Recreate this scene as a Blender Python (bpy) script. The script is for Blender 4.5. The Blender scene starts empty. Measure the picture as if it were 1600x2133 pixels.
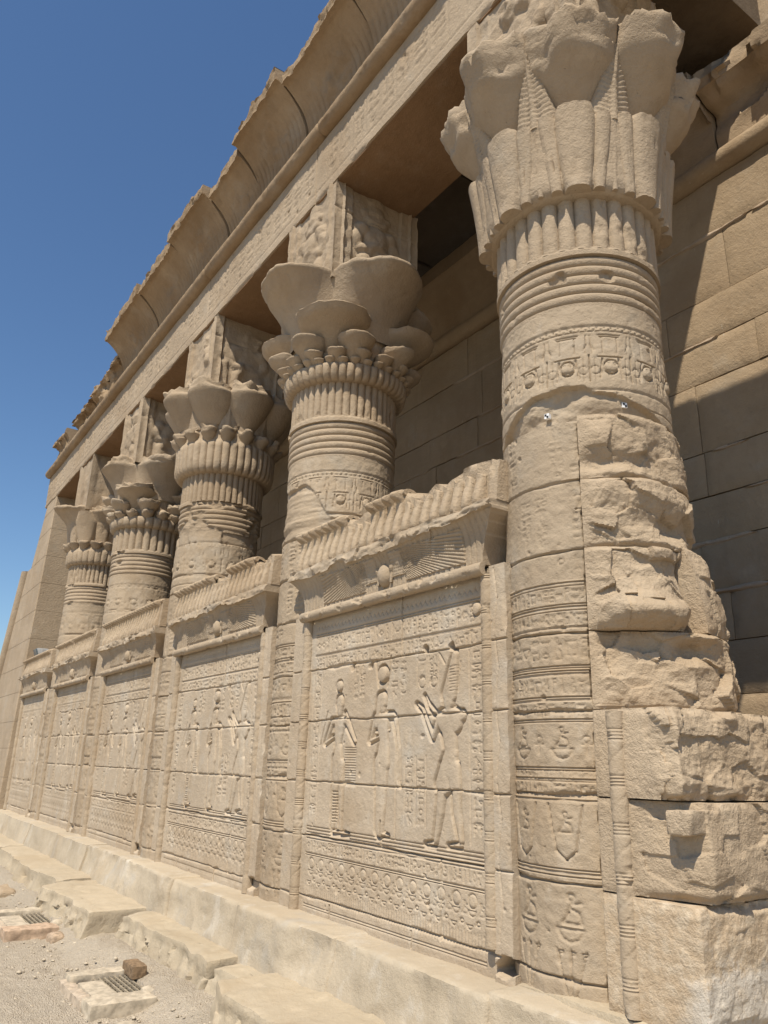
import bpy, math, random
import numpy as np
from mathutils import Matrix, Vector
PI = math.pi
SC = bpy.context.scene

# ---------------------------------------------------------------- camera, sky, sun, exposure
cam_d = bpy.data.cameras.new("camera")
cam = bpy.data.objects.new("camera", cam_d)
SC.collection.objects.link(cam)
SC.camera = cam
_f = 1597.53
_right = Vector((0.56669179, 0.82353939, 0.02536312))
_down = Vector((-0.24318469, 0.19659277, -0.94984867))
_fwd = Vector((-0.787224, 0.53210352, 0.31167968))
_m = Matrix((_right, -_down, -_fwd)).transposed().to_4x4()
_m.translation = Vector((0, -3, 0))
cam.matrix_world = _m
cam_d.sensor_fit = 'HORIZONTAL'
cam_d.sensor_width = 36
cam_d.lens = 36 * _f / 1600
cam_d.clip_start = 0.05
cam_d.clip_end = 3000

SUN = Vector((0.65, -1.0, 1.858)).normalized()       # towards the sun
elev = math.asin(SUN.z)
azim = math.atan2(SUN.x, SUN.y)
world = bpy.data.worlds.new("World")
SC.world = world
world.use_nodes = True
nt = world.node_tree
bg = nt.nodes["Background"]
sky = nt.nodes.new("ShaderNodeTexSky")
sky.sky_type = 'NISHITA'
sky.sun_disc = False
sky.sun_elevation = elev
sky.sun_rotation = azim
sky.altitude = 300
sky.air_density = 1.2
sky.dust_density = 0.1
sky.ozone_density = 6.0
hs = nt.nodes.new("ShaderNodeHueSaturation")
hs.inputs["Saturation"].default_value = 1.04
nt.links.new(sky.outputs[0], hs.inputs["Color"]); nt.links.new(hs.outputs[0], bg.inputs[0])
bg.inputs[1].default_value = 0.105
sun_d = bpy.data.lights.new("sun", 'SUN')
sun_d.energy = 5.0
sun_d.angle = math.radians(0.5)
sun_d.color = (1.0, 0.92, 0.78)
sun = bpy.data.objects.new("sun", sun_d)
SC.collection.objects.link(sun)
sun.rotation_euler = SUN.to_track_quat('Z', 'Y').to_euler()
SC.view_settings.view_transform = 'Standard'
SC.view_settings.look = 'None'
SC.view_settings.exposure = 0.2
SC.view_settings.gamma = 1.0
SC.cycles.max_bounces = 8
SC.cycles.diffuse_bounces = 2

# ---------------------------------------------------------------- noise
def _hash(i, j, k, seed):
    n = (i.astype(np.int64) * 73856093) ^ (j.astype(np.int64) * 19349663) ^ (k.astype(np.int64) * 83492791) ^ (seed * 2654435761 % 4294967291)
    n = (n ^ (n >> 13)) * 1274126177
    n = n & 0xffffffff
    n = (n ^ (n >> 16)) * 2246822519 & 0xffffffff
    n = n ^ (n >> 13)
    return (n & 0xffff) / 32767.5 - 1.0

def vn(x, y, z, seed=0):
    x, y, z = np.broadcast_arrays(np.asarray(x, float), np.asarray(y, float), np.asarray(z, float))
    i, j, k = np.floor(x), np.floor(y), np.floor(z)
    u, v, w = x - i, y - j, z - k
    u = u * u * u * (u * (u * 6 - 15) + 10); v = v * v * v * (v * (v * 6 - 15) + 10); w = w * w * w * (w * (w * 6 - 15) + 10)
    r = 0
    for a in (0, 1):
        for b in (0, 1):
            for c in (0, 1):
                h = _hash(i + a, j + b, k + c, seed)
                r = r + h * (u if a else 1 - u) * (v if b else 1 - v) * (w if c else 1 - w)
    return r

def fbm(x, y, z, seed=0, octv=4, gain=0.5):
    r, a, s = 0, 1.0, 1.0
    for o in range(octv):
        r = r + a * vn(x * s + 13.7 * o, y * s + 5.1 * o, z * s - 3.3 * o, seed + o)
        a *= gain; s *= 2.03
    return r

def ridged(x, y, z, seed=0, octv=4, gain=0.5):
    r, a, s = 0, 1.0, 1.0
    for o in range(octv):
        r = r + a * (1 - 2 * np.abs(vn(x * s + 9.1 * o, y * s, z * s + 4.2 * o, seed + o)))
        a *= gain; s *= 2.1
    return r

def facet(x, y, z, seed=0, tilt=.8):
    """piecewise planar break surface: each cell a randomly tilted plane"""
    x, y, z = np.broadcast_arrays(np.asarray(x, float), np.asarray(y, float), np.asarray(z, float))
    i, j, k = np.floor(x), np.floor(y), np.floor(z)
    best = np.full(x.shape, 99.0); out = np.zeros(x.shape)
    for a in (-1, 0, 1):
        for b in (-1, 0, 1):
            for c in (-1, 0, 1):
                ii, jj, kk = i + a, j + b, k + c
                h = [_hash(ii, jj, kk, seed + q) for q in range(7)]
                dx, dy, dz = x - ii - .5 - .45 * h[0], y - jj - .5 - .45 * h[1], z - kk - .5 - .45 * h[2]
                d = dx * dx + dy * dy + dz * dz
                v = h[3] * .6 + tilt * (dx * h[4] + dy * h[5] + dz * h[6])
                m = d < best
                best = np.where(m, d, best); out = np.where(m, v, out)
    return out

def sst(a, b, x):
    t = np.clip((x - a) / (b - a), 0, 1)
    return t * t * (3 - 2 * t)

# ---------------------------------------------------------------- materials
class NG:
    def __init__(self, name):
        self.m = bpy.data.materials.new(name); self.m.use_nodes = True
        self.t = self.m.node_tree; self.n = self.t.nodes
        self.b = self.n["Principled BSDF"]
        self.geo = self.n.new("ShaderNodeNewGeometry")
        self.pos = self.geo.outputs["Position"]
    def link(self, a, b): self.t.links.new(a, b)
    def noise(self, scale, detail=4, rough=0.55, vec=None, sx=(1, 1, 1), dist=0.0):
        n = self.n.new("ShaderNodeTexNoise"); n.inputs["Scale"].default_value = scale
        n.inputs["Detail"].default_value = detail; n.inputs["Roughness"].default_value = rough
        n.inputs["Distortion"].default_value = dist
        v = vec or self.pos
        if sx != (1, 1, 1):
            mp = self.n.new("ShaderNodeMapping"); mp.inputs["Scale"].default_value = sx
            self.link(v, mp.inputs[0]); v = mp.outputs[0]
        self.link(v, n.inputs["Vector"])
        return n.outputs["Fac"]
    def vor(self, scale, feature='F1'):
        n = self.n.new("ShaderNodeTexVoronoi"); n.feature = feature; n.inputs["Scale"].default_value = scale
        self.link(self.pos, n.inputs["Vector"]); return n.outputs["Distance"]
    def ramp(self, v, a, b, ca=0.0, cb=1.0):
        n = self.n.new("ShaderNodeMapRange"); n.interpolation_type = 'SMOOTHSTEP'
        n.inputs[1].default_value = a; n.inputs[2].default_value = b
        n.inputs[3].default_value = ca; n.inputs[4].default_value = cb
        self.link(v, n.inputs[0]); return n.outputs[0]
    def math(self, op, a, b):
        n = self.n.new("ShaderNodeMath"); n.operation = op
        for i, q in enumerate((a, b)):
            if isinstance(q, (int, float)): n.inputs[i].default_value = q
            else: self.link(q, n.inputs[i])
        return n.outputs[0]
    def mix(self, fac, a, b):
        n = self.n.new("ShaderNodeMix"); n.data_type = 'RGBA'
        for s, q in ((0, fac), (6, a), (7, b)):
            if isinstance(q, tuple): n.inputs[s].default_value = (*q, 1)
            elif isinstance(q, (int, float)): n.inputs[s].default_value = q
            else: self.link(q, n.inputs[s])
        return n.outputs[2]
    def sep(self):
        n = self.n.new("ShaderNodeSeparateXYZ"); self.link(self.pos, n.inputs[0]); return n.outputs
    def finish(self, col, bump=None, dist=0.01, strength=0.5, rough=0.9):
        self.link(col, self.b.inputs["Base Color"])
        self.b.inputs["Roughness"].default_value = rough
        self.b.inputs["Specular IOR Level"].default_value = 0.2
        if bump is not None:
            bn = self.n.new("ShaderNodeBump"); bn.inputs["Distance"].default_value = dist
            bn.inputs["Strength"].default_value = strength
            self.link(bump, bn.inputs["Height"]); self.link(bn.outputs[0], self.b.inputs["Normal"])
        return self.m

def sandstone(name, c1, c2, grey=(0.42, 0.37, 0.30), greyamt=0.5, pit=0.5, streak=0.0, white=0.0, bump=0.5, pale=(0.60, 0.50, 0.37)):
    g = NG(name)
    big = g.noise(1.1, 4, 0.6)
    med = g.noise(6.5, 5, 0.6)
    lam = g.noise(5.0, 4, 0.6, sx=(0.5, 0.5, 5.0), dist=0.4)
    fine = g.noise(70, 3, 0.7)
    col = g.mix(g.ramp(big, 0.3, 0.7), c1, c2)
    col = g.mix(g.ramp(med, 0.42, 0.75, 0, 0.35), col, tuple(q * 0.80 for q in c1))
    col = g.mix(g.ramp(lam, 0.5, 0.8, 0, 0.30), col, tuple(q * 1.12 for q in c2))
    gn = g.noise(2.3, 5, 0.62)
    col = g.mix(g.ramp(gn, 0.54, 0.70, 0, greyamt), col, grey)
    if white:
        wn = g.noise(3.4, 6, 0.65, sx=(1, 1, 0.6))
        col = g.mix(g.ramp(wn, 0.55, 0.66, 0, white), col, pale)
    if streak:
        sn = g.noise(9, 3, 0.5, sx=(4.0, 4.0, 0.7))
        sn2 = g.noise(2.2, 2, 0.5)
        col = g.mix(g.math('MULTIPLY', g.ramp(sn, 0.70, 0.76, 0, streak), g.ramp(sn2, 0.42, 0.6)), col, (0.52, 0.46, 0.37))
    oi = g.n.new("ShaderNodeObjectInfo")
    col = g.mix(g.ramp(oi.outputs["Random"], 0, 1, 0, 0.16), col, tuple(q * 0.72 for q in c1))
    st = g.noise(0.8, 6, 0.62, dist=0.5)
    col = g.mix(g.ramp(st, 0.48, 0.66, 0, 0.42), col, (c1[0] * 0.82, c1[1] * 0.74, c1[2] * 0.64))
    vm = g.n.new("ShaderNodeMapping"); vm.inputs["Scale"].default_value = (0.75, 0.75, 2.45); g.link(g.pos, vm.inputs[0])
    vc = g.n.new("ShaderNodeTexVoronoi"); vc.distance = 'CHEBYCHEV'; vc.inputs["Randomness"].default_value = 0.45; vc.inputs["Scale"].default_value = 1.0
    g.link(vm.outputs[0], vc.inputs["Vector"])
    sc = g.n.new("ShaderNodeSeparateColor"); g.link(vc.outputs["Color"], sc.inputs[0])
    col = g.mix(g.ramp(sc.outputs[0], 0, 1, 0, 0.17), col, tuple(q * 0.68 for q in c1))
    ws = g.noise(2.6, 4, 0.6, sx=(2.6, 2.6, 0.28))
    col = g.mix(g.ramp(ws, 0.54, 0.70, 0, 0.22), col, (c1[0] * 0.66, c1[1] * 0.64, c1[2] * 0.60))
    dn = g.noise(4.2, 5, 0.65)
    col = g.mix(g.ramp(dn, 0.57, 0.70, 0, 0.30), col, pale if white else tuple(min(1, q * 1.18) for q in c2))
    pv = g.vor(38)
    pitn = g.noise(9, 3, 0.6)
    pits = g.math('MULTIPLY', g.ramp(pv, 0.03, 0.16, 1, 0), g.ramp(pitn, 0.5, 0.66))
    col = g.mix(g.math('MULTIPLY', pits, pit * 0.6), col, tuple(q * 0.55 for q in c1))
    h = g.math('ADD', g.math('MULTIPLY', fine, 0.35), g.math('MULTIPLY', med, 0.7))
    h = g.math('ADD', h, g.math('MULTIPLY', g.noise(28, 4, 0.65), 0.8))
    h = g.math('ADD', h, g.math('MULTIPLY', g.noise(150, 2, 0.7), 0.25))
    h = g.math('SUBTRACT', h, g.math('MULTIPLY', pits, pit * 1.6))
    col = g.mix(g.ramp(fine, 0.40, 0.72, 0, 0.16), col, tuple(q * 0.72 for q in c1))
    spl = g.noise(13, 6, 0.7, dist=0.6)
    col = g.mix(g.ramp(spl, 0.56, 0.72, 0, 0.28), col, tuple(q * 0.74 for q in c1))
    return g.finish(col, h, 0.015, min(1.0, bump * 1.6))

C1, C2 = (0.385, 0.297, 0.205), (0.445, 0.350, 0.248)
M_stone = sandstone("sandstone", C1, C2, streak=0.0, greyamt=0.35)
M_carved = sandstone("carved_sandstone", (0.39, 0.303, 0.21), (0.455, 0.363, 0.26), grey=(0.40, 0.355, 0.29), greyamt=0.5, pit=0.35, white=0.3, bump=0.35, pale=(0.50, 0.435, 0.35))
M_panel = sandstone("pale_carved_sandstone", (0.455, 0.362, 0.26), (0.52, 0.425, 0.315), grey=(0.47, 0.425, 0.36), greyamt=0.6, pit=0.35, white=0.4, bump=0.35, pale=(0.57, 0.51, 0.42))
M_rough = sandstone("rough_sandstone", (0.42, 0.322, 0.22), (0.49, 0.385, 0.27), greyamt=0.15, pit=0.25, bump=0.75)
M_plinth = sandstone("dusty_sandstone", (0.47, 0.392, 0.288), (0.52, 0.436, 0.322), grey=(0.45, 0.405, 0.34), greyamt=0.85, pit=0.25, white=0.5, bump=0.35, pale=(0.60, 0.55, 0.47))
M_step = sandstone("worn_sandstone", (0.45, 0.372, 0.265), (0.50, 0.415, 0.30), greyamt=0.12, pit=0.3, bump=0.4)
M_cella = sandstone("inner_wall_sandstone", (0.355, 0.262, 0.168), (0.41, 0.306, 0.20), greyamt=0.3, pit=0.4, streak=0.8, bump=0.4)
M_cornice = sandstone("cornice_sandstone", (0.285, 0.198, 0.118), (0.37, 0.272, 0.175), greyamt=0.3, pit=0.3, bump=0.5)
M_soffit = sandstone("red_brown_soffit", (0.23, 0.140, 0.075), (0.28, 0.175, 0.10), greyamt=0.15, pit=0.2, bump=0.4)  # darker, redder brown than the other stone
M_roof = sandstone("shade_dark_roof_stone", (0.11, 0.082, 0.055), (0.15, 0.112, 0.075), greyamt=0.1, pit=0.2, bump=0.4)  # base colour darkened to deepen the shade under the roof
M_floor = sandstone("shade_dark_floor", (0.13, 0.10, 0.072), (0.16, 0.125, 0.09), greyamt=0.2, bump=0.3)  # extra shade of the passage put into the floor colour
M_mortar = sandstone("mortar", (0.44, 0.335, 0.24), (0.50, 0.385, 0.28), greyamt=0.2, bump=0.5)

def mat_plaster():
    g = NG("plastered_sandstone")
    z = g.sep()[2]
    n = g.noise(5, 6, 0.7)
    zz = g.math('ADD', z, g.math('MULTIPLY', g.math('SUBTRACT', n, 0.5), 0.75))
    xx = g.math('ADD', g.sep()[0], g.math('MULTIPLY', g.math('SUBTRACT', n, 0.5), 0.5))
    m1 = g.math('MULTIPLY', g.ramp(zz, -0.70, -0.80), g.ramp(xx, -2.26, -2.06))
    base = g.mix(g.ramp(g.noise(14, 5, 0.7), 0.4, 0.65), (0.46, 0.35, 0.235), (0.54, 0.44, 0.32))
    col = g.mix(m1, base, (0.53, 0.475, 0.40))
    col = g.mix(g.ramp(g.noise(24, 4, 0.7), 0.60, 0.68, 0, 0.8), col, (0.44, 0.34, 0.24))
    x = g.sep()[0]
    return g.finish(col, g.math('ADD', g.noise(22, 5, 0.7), g.math('MULTIPLY', g.noise(60, 3, 0.7), 0.4)), 0.02, 0.7)
M_plaster = mat_plaster()

def mat_gravel():
    g = NG("gravel_sand")
    a = g.noise(1.4, 4, 0.6); b = g.noise(55, 3, 0.7); c = g.vor(90)
    col = g.mix(g.ramp(a, 0.3, 0.7), (0.42, 0.355, 0.272), (0.48, 0.408, 0.315))
    col = g.mix(g.ramp(b, 0.45, 0.7, 0, 0.6), col, (0.34, 0.29, 0.23))
    col = g.mix(g.ramp(g.noise(26, 3, 0.6), 0.62, 0.72, 0, 0.6), col, (0.50, 0.42, 0.32))
    h = g.math('ADD', g.math('MULTIPLY', b, 0.8), g.math('MULTIPLY', c, 0.9))
    return g.finish(col, h, 0.02, 0.8)
M_gravel = mat_gravel()

def plain(name, col, rough=0.7, metal=0.0, var=0.25, scale=30):
    g = NG(name)
    c = g.mix(g.ramp(g.noise(scale, 4, 0.6), 0.35, 0.65), tuple(q * (1 - var) for q in col), tuple(min(1, q * (1 + var)) for q in col))
    g.finish(c, g.noise(scale * 2, 4, 0.6), 0.006, 0.5, rough)
    g.b.inputs["Metallic"].default_value = metal
    return g.m
M_brick = plain("red_brick", (0.40, 0.30, 0.21), 0.95)
M_brickrim = plain("dusty_brick", (0.44, 0.32, 0.225), 0.95, 0, 0.2, 16)
M_darkbrick = plain("dark_brick", (0.22, 0.15, 0.09), 0.95)
M_cement = plain("cement", (0.46, 0.39, 0.295), 0.95, 0, 0.18, 18)
M_pinkcement = plain("pink_cement", (0.45, 0.365, 0.275), 0.95, 0, 0.18, 18)
M_wire = plain("dusty_wire", (0.30, 0.25, 0.18), 0.8)
M_void = plain("dark_pit_soil", (0.10, 0.08, 0.06), 0.95)
M_grey = plain("grey_painted_metal", (0.45, 0.45, 0.44), 0.5, 0.3, 0.1)
M_glass = plain("lamp_glass", (0.10, 0.13, 0.15), 0.1, 0.0, 0.1)
M_white = plain("white_marker", (0.8, 0.8, 0.8), 0.6, 0, 0.03)
M_black = plain("black_marker", (0.02, 0.02, 0.02), 0.6, 0, 0.03)

# ---------------------------------------------------------------- objects
OFF = {}
def link(o): SC.collection.objects.link(o)

def thing(name, label, cat, loc=(0, 0, 0), group=None, kind=None):
    o = bpy.data.objects.new(name, None); link(o)
    o.location = loc; o.empty_display_size = 0.2
    OFF[o.name] = np.array(loc, float)
    o["label"] = label; o["category"] = cat
    if group: o["group"] = group
    o["kind"] = kind or "thing"
    return o

def tag(o, label=None, cat=None, group=None, kind=None):
    if label: o["label"] = label
    if cat: o["category"] = cat
    if group: o["group"] = group
    if kind: o["kind"] = kind
    return o

def mesh(name, V, F, mat, parent=None, smooth=True, sharp=45):
    V = np.asarray(V, float).reshape(-1, 3)
    off = OFF[parent.name] if parent is not None else np.zeros(3)
    V = V - off
    me = bpy.data.meshes.new(name)
    if isinstance(F, np.ndarray):
        n, k = F.shape
        me.vertices.add(len(V)); me.vertices.foreach_set("co", V.astype(np.float32).ravel())
        me.loops.add(n * k); me.loops.foreach_set("vertex_index", F.astype(np.int32).ravel())
        me.polygons.add(n); me.polygons.foreach_set("loop_start", (np.arange(n) * k).astype(np.int32))
        me.update(calc_edges=True); me.validate()
    else:
        me.from_pydata(V.tolist(), [], F)
    me.materials.append(mat)
    if smooth:
        me.shade_smooth()
        if sharp: me.set_sharp_from_angle(angle=math.radians(sharp))
    else: me.shade_flat()
    o = bpy.data.objects.new(name, me); link(o)
    if parent is not None: o.parent = parent
    OFF[o.name] = off
    return o

def gfaces(nv, nu, wrap=False, base=0, flip=False):
    i = np.arange(nv - 1)[:, None]; j = np.arange(nu if wrap else nu - 1)[None, :]
    a = i * nu + j; b = i * nu + (j + 1) % nu; c = (i + 1) * nu + (j + 1) % nu; d = (i + 1) * nu + j
    F = np.stack([a, b, c, d], -1).reshape(-1, 4) + base
    return F[:, ::-1] if flip else F

def grid(name, P, mat, parent=None, wrap=False, flip=False, sharp=45):
    nv, nu, _ = P.shape
    return mesh(name, P.reshape(-1, 3), gfaces(nv, nu, wrap, 0, flip), mat, parent, True, sharp)

def skirt(P, axis, val):
    """add a border of points pushed to coordinate val on axis (closes a height field's sides)"""
    def push(Q):
        Q = Q.copy(); Q[..., axis] = val; return Q
    P = np.concatenate([push(P[:1]), P, push(P[-1:])], 0)
    P = np.concatenate([push(P[:, :1]), P, push(P[:, -1:])], 1)
    return P

def revolve(prof, nu, c=(0, 0, 0), phase=0.0):
    prof = np.asarray(prof, float)
    a = np.linspace(0, 2 * PI, nu, endpoint=False) + phase
    P = np.zeros((len(prof), nu, 3))
    P[..., 0] = c[0] + prof[:, None, 0] * np.cos(a); P[..., 1] = c[1] + prof[:, None, 0] * np.sin(a)
    P[..., 2] = c[2] + prof[:, None, 1]
    return P

def lerp_prof(pts, n):
    pts = np.asarray(pts, float)
    d = np.r_[0, np.cumsum(np.hypot(*np.diff(pts, axis=0).T))]
    s = np.linspace(0, d[-1], n)
    return np.stack([np.interp(s, d, pts[:, 0]), np.interp(s, d, pts[:, 1])], -1)

_cube = {}
def cube_lattice(n):
    if n in _cube: return _cube[n]
    nx, ny, nz = n; idx = {}; V = []; F = []
    def vi(i, j, k):
        q = (i, j, k)
        if q not in idx: idx[q] = len(V); V.append((i / nx, j / ny, k / nz))
        return idx[q]
    for i in range(nx):
        for j in range(ny):
            F.append((vi(i, j, 0), vi(i, j + 1, 0), vi(i + 1, j + 1, 0), vi(i + 1, j, 0)))
            F.append((vi(i, j, nz), vi(i + 1, j, nz), vi(i + 1, j + 1, nz), vi(i, j + 1, nz)))
    for i in range(nx):
        for k in range(nz):
            F.append((vi(i, 0, k), vi(i + 1, 0, k), vi(i + 1, 0, k + 1), vi(i, 0, k + 1)))
            F.append((vi(i, ny, k), vi(i, ny, k + 1), vi(i + 1, ny, k + 1), vi(i + 1, ny, k)))
    for j in range(ny):
        for k in range(nz):
            F.append((vi(0, j, k), vi(0, j, k + 1), vi(0, j + 1, k + 1), vi(0, j + 1, k)))
            F.append((vi(nx, j, k), vi(nx, j + 1, k), vi(nx, j + 1, k + 1), vi(nx, j, k + 1)))
    _cube[n] = (np.array(V), np.array(F)); return _cube[n]

def rock(name, lo, hi, mat, parent=None, res=0.04, rnd=0.03, amp=0.01, seed=0, freq=6.0, warp=None, sharp=60, rough=0.0):
    """worn stone block: rounded box, displaced along its normals; warp(P) bends the block"""
    lo, hi = np.array(lo, float), np.array(hi, float)
    n = tuple(int(np.clip(round(q / res), 2, 90)) for q in (hi - lo))
    L, F = cube_lattice(n)
    P = lo + L * (hi - lo)
    r = min(rnd, 0.49 * (hi - lo).min())
    inner = np.clip(P, lo + r, hi - r)
    d = P - inner; ln = np.linalg.norm(d, axis=1, keepdims=True)
    P = inner + d / np.maximum(ln, 1e-9) * np.minimum(ln, r) if r > 0 else P
    nrm = np.where(ln > 1e-6, d / np.maximum(ln, 1e-9), 0)
    q = P * freq
    disp = amp * fbm(q[:, 0], q[:, 1], q[:, 2], seed, 4)
    if rough: disp = disp + rough * ridged(q[:, 0] * .5, q[:, 1] * .5, q[:, 2] * .5, seed + 50, 4)
    P = P + nrm * disp[:, None]
    if warp: P = warp(P)
    return mesh(name, P, F, mat, parent, True, sharp)

# ---------------------------------------------------------------- relief raster
GL = {  # little carved signs, drawn as strokes in a unit square
 'disc': [[('o', .5, .5, .33)]],
 'water': [[(0, .6), (.17, .4), (.33, .6), (.5, .4), (.67, .6), (.83, .4), (1, .6)]],
 'reed': [[(.5, 0), (.5, 1)], [(.5, 1), (.75, .8), (.7, .35), (.5, .3)]],
 'loaf': [[(.15, .3), (.85, .3), (.75, .6), (.5, .72), (.25, .6), (.15, .3)]],
 'bird': [[(.1, .75), (.3, .85), (.4, .6), (.8, .35), (1, .1)], [(.3, .8), (.25, .45), (.5, .28), (.8, .35)], [(.45, .3), (.4, 0), (.6, 0)]],
 'eye': [[(0, .5), (.25, .7), (.7, .7), (1, .5), (.7, .32), (.25, .32), (0, .5)], [('o', .5, .5, .12)]],
 'house': [[(.3, .2), (.05, .2), (.05, .8), (.95, .8), (.95, .2), (.7, .2)]],
 'viper': [[(0, .3), (.3, .5), (.6, .35), (.9, .5), (1, .75), (.85, .8)]],
 'ankh': [[(.5, 0), (.5, .5)], [(.2, .5), (.8, .5)], [('o', .5, .76, .18)]],
 'leg': [[(.35, 1), (.35, .1), (.8, .1)]],
 'arm': [[(0, .4), (.75, .4), (1, .55)], [(0, .4), (0, .6)]],
 'basket': [[(0, .6), (1, .6), (.8, .3), (.5, .2), (.2, .3), (0, .6)]],
 'seat': [[(.2, 0), (.2, 1)], [(.2, .55), (.85, .55), (.85, 0), (.2, 0)]],
 'man': [[('o', .5, .85, .11)], [(.5, .72), (.35, .3), (.15, .05), (.85, .05), (.75, .4), (.5, .5)], [(.5, .65), (.85, .7)]],
 'mouth': [[(0, .5), (.5, .68), (1, .5), (.5, .34), (0, .5)]],
 'flag': [[(.3, 0), (.3, 1), (.8, .95), (.8, .75), (.3, .75)]],
 'strokes': [[(.2, .2), (.2, .8)], [(.5, .2), (.5, .8)], [(.8, .2), (.8, .8)]],
 'feather': [[(.4, 0), (.4, .9), (.6, 1), (.7, .8), (.6, .2), (.4, .15)]],
 'beetle': [[('o', .5, .45, .25)], [(.2, .9), (.35, .6)], [(.8, .9), (.65, .6)], [(.1, .4), (.3, .45)], [(.9, .4), (.7, .45)]],
}
GLK = list(GL.keys())

class Ras:
    def __init__(s, x0, x1, z0, z1, res, resz=None):
        s.x0, s.x1, s.z0, s.z1 = x0, x1, z0, z1
        s.nx = max(2, int(round((x1 - x0) / res)) + 1); s.nz = max(2, int(round((z1 - z0) / (resz or res))) + 1)
        s.xs = np.linspace(x0, x1, s.nx); s.zs = np.linspace(z0, z1, s.nz)
        s.H = np.zeros((s.nz, s.nx)); s.res = res
    def win(s, xa, xb, za, zb):
        i0, i1 = np.searchsorted(s.xs, [xa, xb]); j0, j1 = np.searchsorted(s.zs, [za, zb])
        if i1 - i0 < 1 or j1 - j0 < 1: return None
        X, Z = np.meshgrid(s.xs[i0:i1], s.zs[j0:j1]); return (slice(j0, j1), slice(i0, i1)), X, Z
    @staticmethod
    def seg(X, Z, xa, za, xb, zb, ra, rb):
        dx, dz = xb - xa, zb - za; L = dx * dx + dz * dz + 1e-12
        t = np.clip(((X - xa) * dx + (Z - za) * dz) / L, 0, 1)
        return np.hypot(X - xa - t * dx, Z - za - t * dz) - (ra + (rb - ra) * t)
    def line(s, xa, za, xb, zb, w, d):
        m = w * 2 + s.res
        q = s.win(min(xa, xb) - m, max(xa, xb) + m, min(za, zb) - m, max(za, zb) + m)
        if q is None: return
        sl, X, Z = q
        s.H[sl] -= d * (1 - sst(0.3 * w, w, s.seg(X, Z, xa, za, xb, zb, 0, 0)))
    def ring(s, x, z, r, w, d, bulge=0.0, ex=1.0):
        q = s.win(x - r - 3 * w, x + r + 3 * w, z - r - 3 * w, z + r + 3 * w)
        if q is None: return
        sl, X, Z = q
        dd = np.hypot((X - x) * ex, Z - z)
        s.H[sl] -= d * (1 - sst(0.3 * w, w, np.abs(dd - r)))
        if bulge: s.H[sl] += bulge * np.sqrt(np.clip(1 - (dd / r) ** 2, 0, 1))
    def glyph(s, k, x, z, sz, d, w=None, asp=1.0):
        w = w or max(0.07 * sz, s.res * 1.0)
        q = s.win(x - w, x + sz * asp + w, z - w, z + sz + w)
        if q is None: return
        sl, X, Z = q
        sd = np.full(X.shape, 9.0)
        for st in GL[k]:
            if st[0][0] == 'o':
                _, cx, cz, r = st[0]
                sd = np.minimum(sd, np.abs(np.hypot((X - x - cx * sz * asp) / asp, Z - z - cz * sz) - r * sz))
            else:
                for (a, b), (c, e) in zip(st[:-1], st[1:]):
                    sd = np.minimum(sd, s.seg(X, Z, x + a * sz * asp, z + b * sz, x + c * sz * asp, z + e * sz, 0, 0))
        s.H[sl] -= d * (1 - sst(0.35 * w, 1.1 * w, sd))
    def row(s, xa, xb, z, sz, d, rnd):
        d = d * .7
        x = xa
        while x < xb - sz * .6:
            k = rnd.choice(GLK)
            if rnd.random() < .45:      # two signs stacked
                s.glyph(k, x, z + sz * .52, sz * .44, d, asp=.9); s.glyph(rnd.choice(GLK), x, z, sz * .44, d, asp=.9); x += sz * .50
            else:
                s.glyph(k, x, z, sz * .92, d, asp=.5); x += sz * .58
    def col(s, xa, xb, zt, zb, d, rnd):
        d = d * .7
        w = xb - xa; z = zt
        while z > zb + w * .5:
            if rnd.random() < .5:
                s.glyph(rnd.choice(GLK), xa + w * .06, z - w * .4, w * .38, d); s.glyph(rnd.choice(GLK), xa + w * .54, z - w * .4, w * .38, d); z -= w * .5
            elif rnd.random() < .5:
                s.glyph(rnd.choice(('water', 'mouth', 'arm', 'viper', 'basket', 'eye')), xa + w * .1, z - w * .42, w * .42, d, asp=1.9); z -= w * .38
            else:
                s.glyph(rnd.choice(GLK), xa + w * .22, z - w * .6, w * .56, d); z -= w * .72
    def carve(s, segs, depth, edge, bulge):
        """sunk relief: cut a body made of tapered limbs into the face, rounding it up again inside"""
        A = np.array(segs, float); m = 0.1
        q = s.win(A[:, [0, 2]].min() - m, A[:, [0, 2]].max() + m, A[:, [1, 3]].min() - m, A[:, [1, 3]].max() + m)
        if q is None: return
        sl, X, Z = q
        sd = np.full(X.shape, 9.0); inner = np.zeros(X.shape)
        for (xa, za, xb, zb, ra, rb) in segs:
            d1 = s.seg(X, Z, xa, za, xb, zb, ra, rb)
            sd = np.minimum(sd, d1)
            r = max(ra, rb)
            inner = np.maximum(inner, np.sqrt(np.clip(1 - ((d1 + r) / r) ** 2, 0, 1)) * min(1, r / .05) * (d1 < 0))
        out = -depth * (1 - sst(0, edge, sd))
        ins = -depth + (depth * .75) * sst(0, .020, -sd) + bulge * inner
        s.H[sl] += np.where(sd > 0, out, ins)

RND = random.Random(5)
XR0, BAY = -3.18, 2.973            # right edge of the nearest screen wall, bay spacing
ZB = -1.03                         # wall foot
JZ = [1.41, .686, .29, -.131, -.51, -.93]

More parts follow.
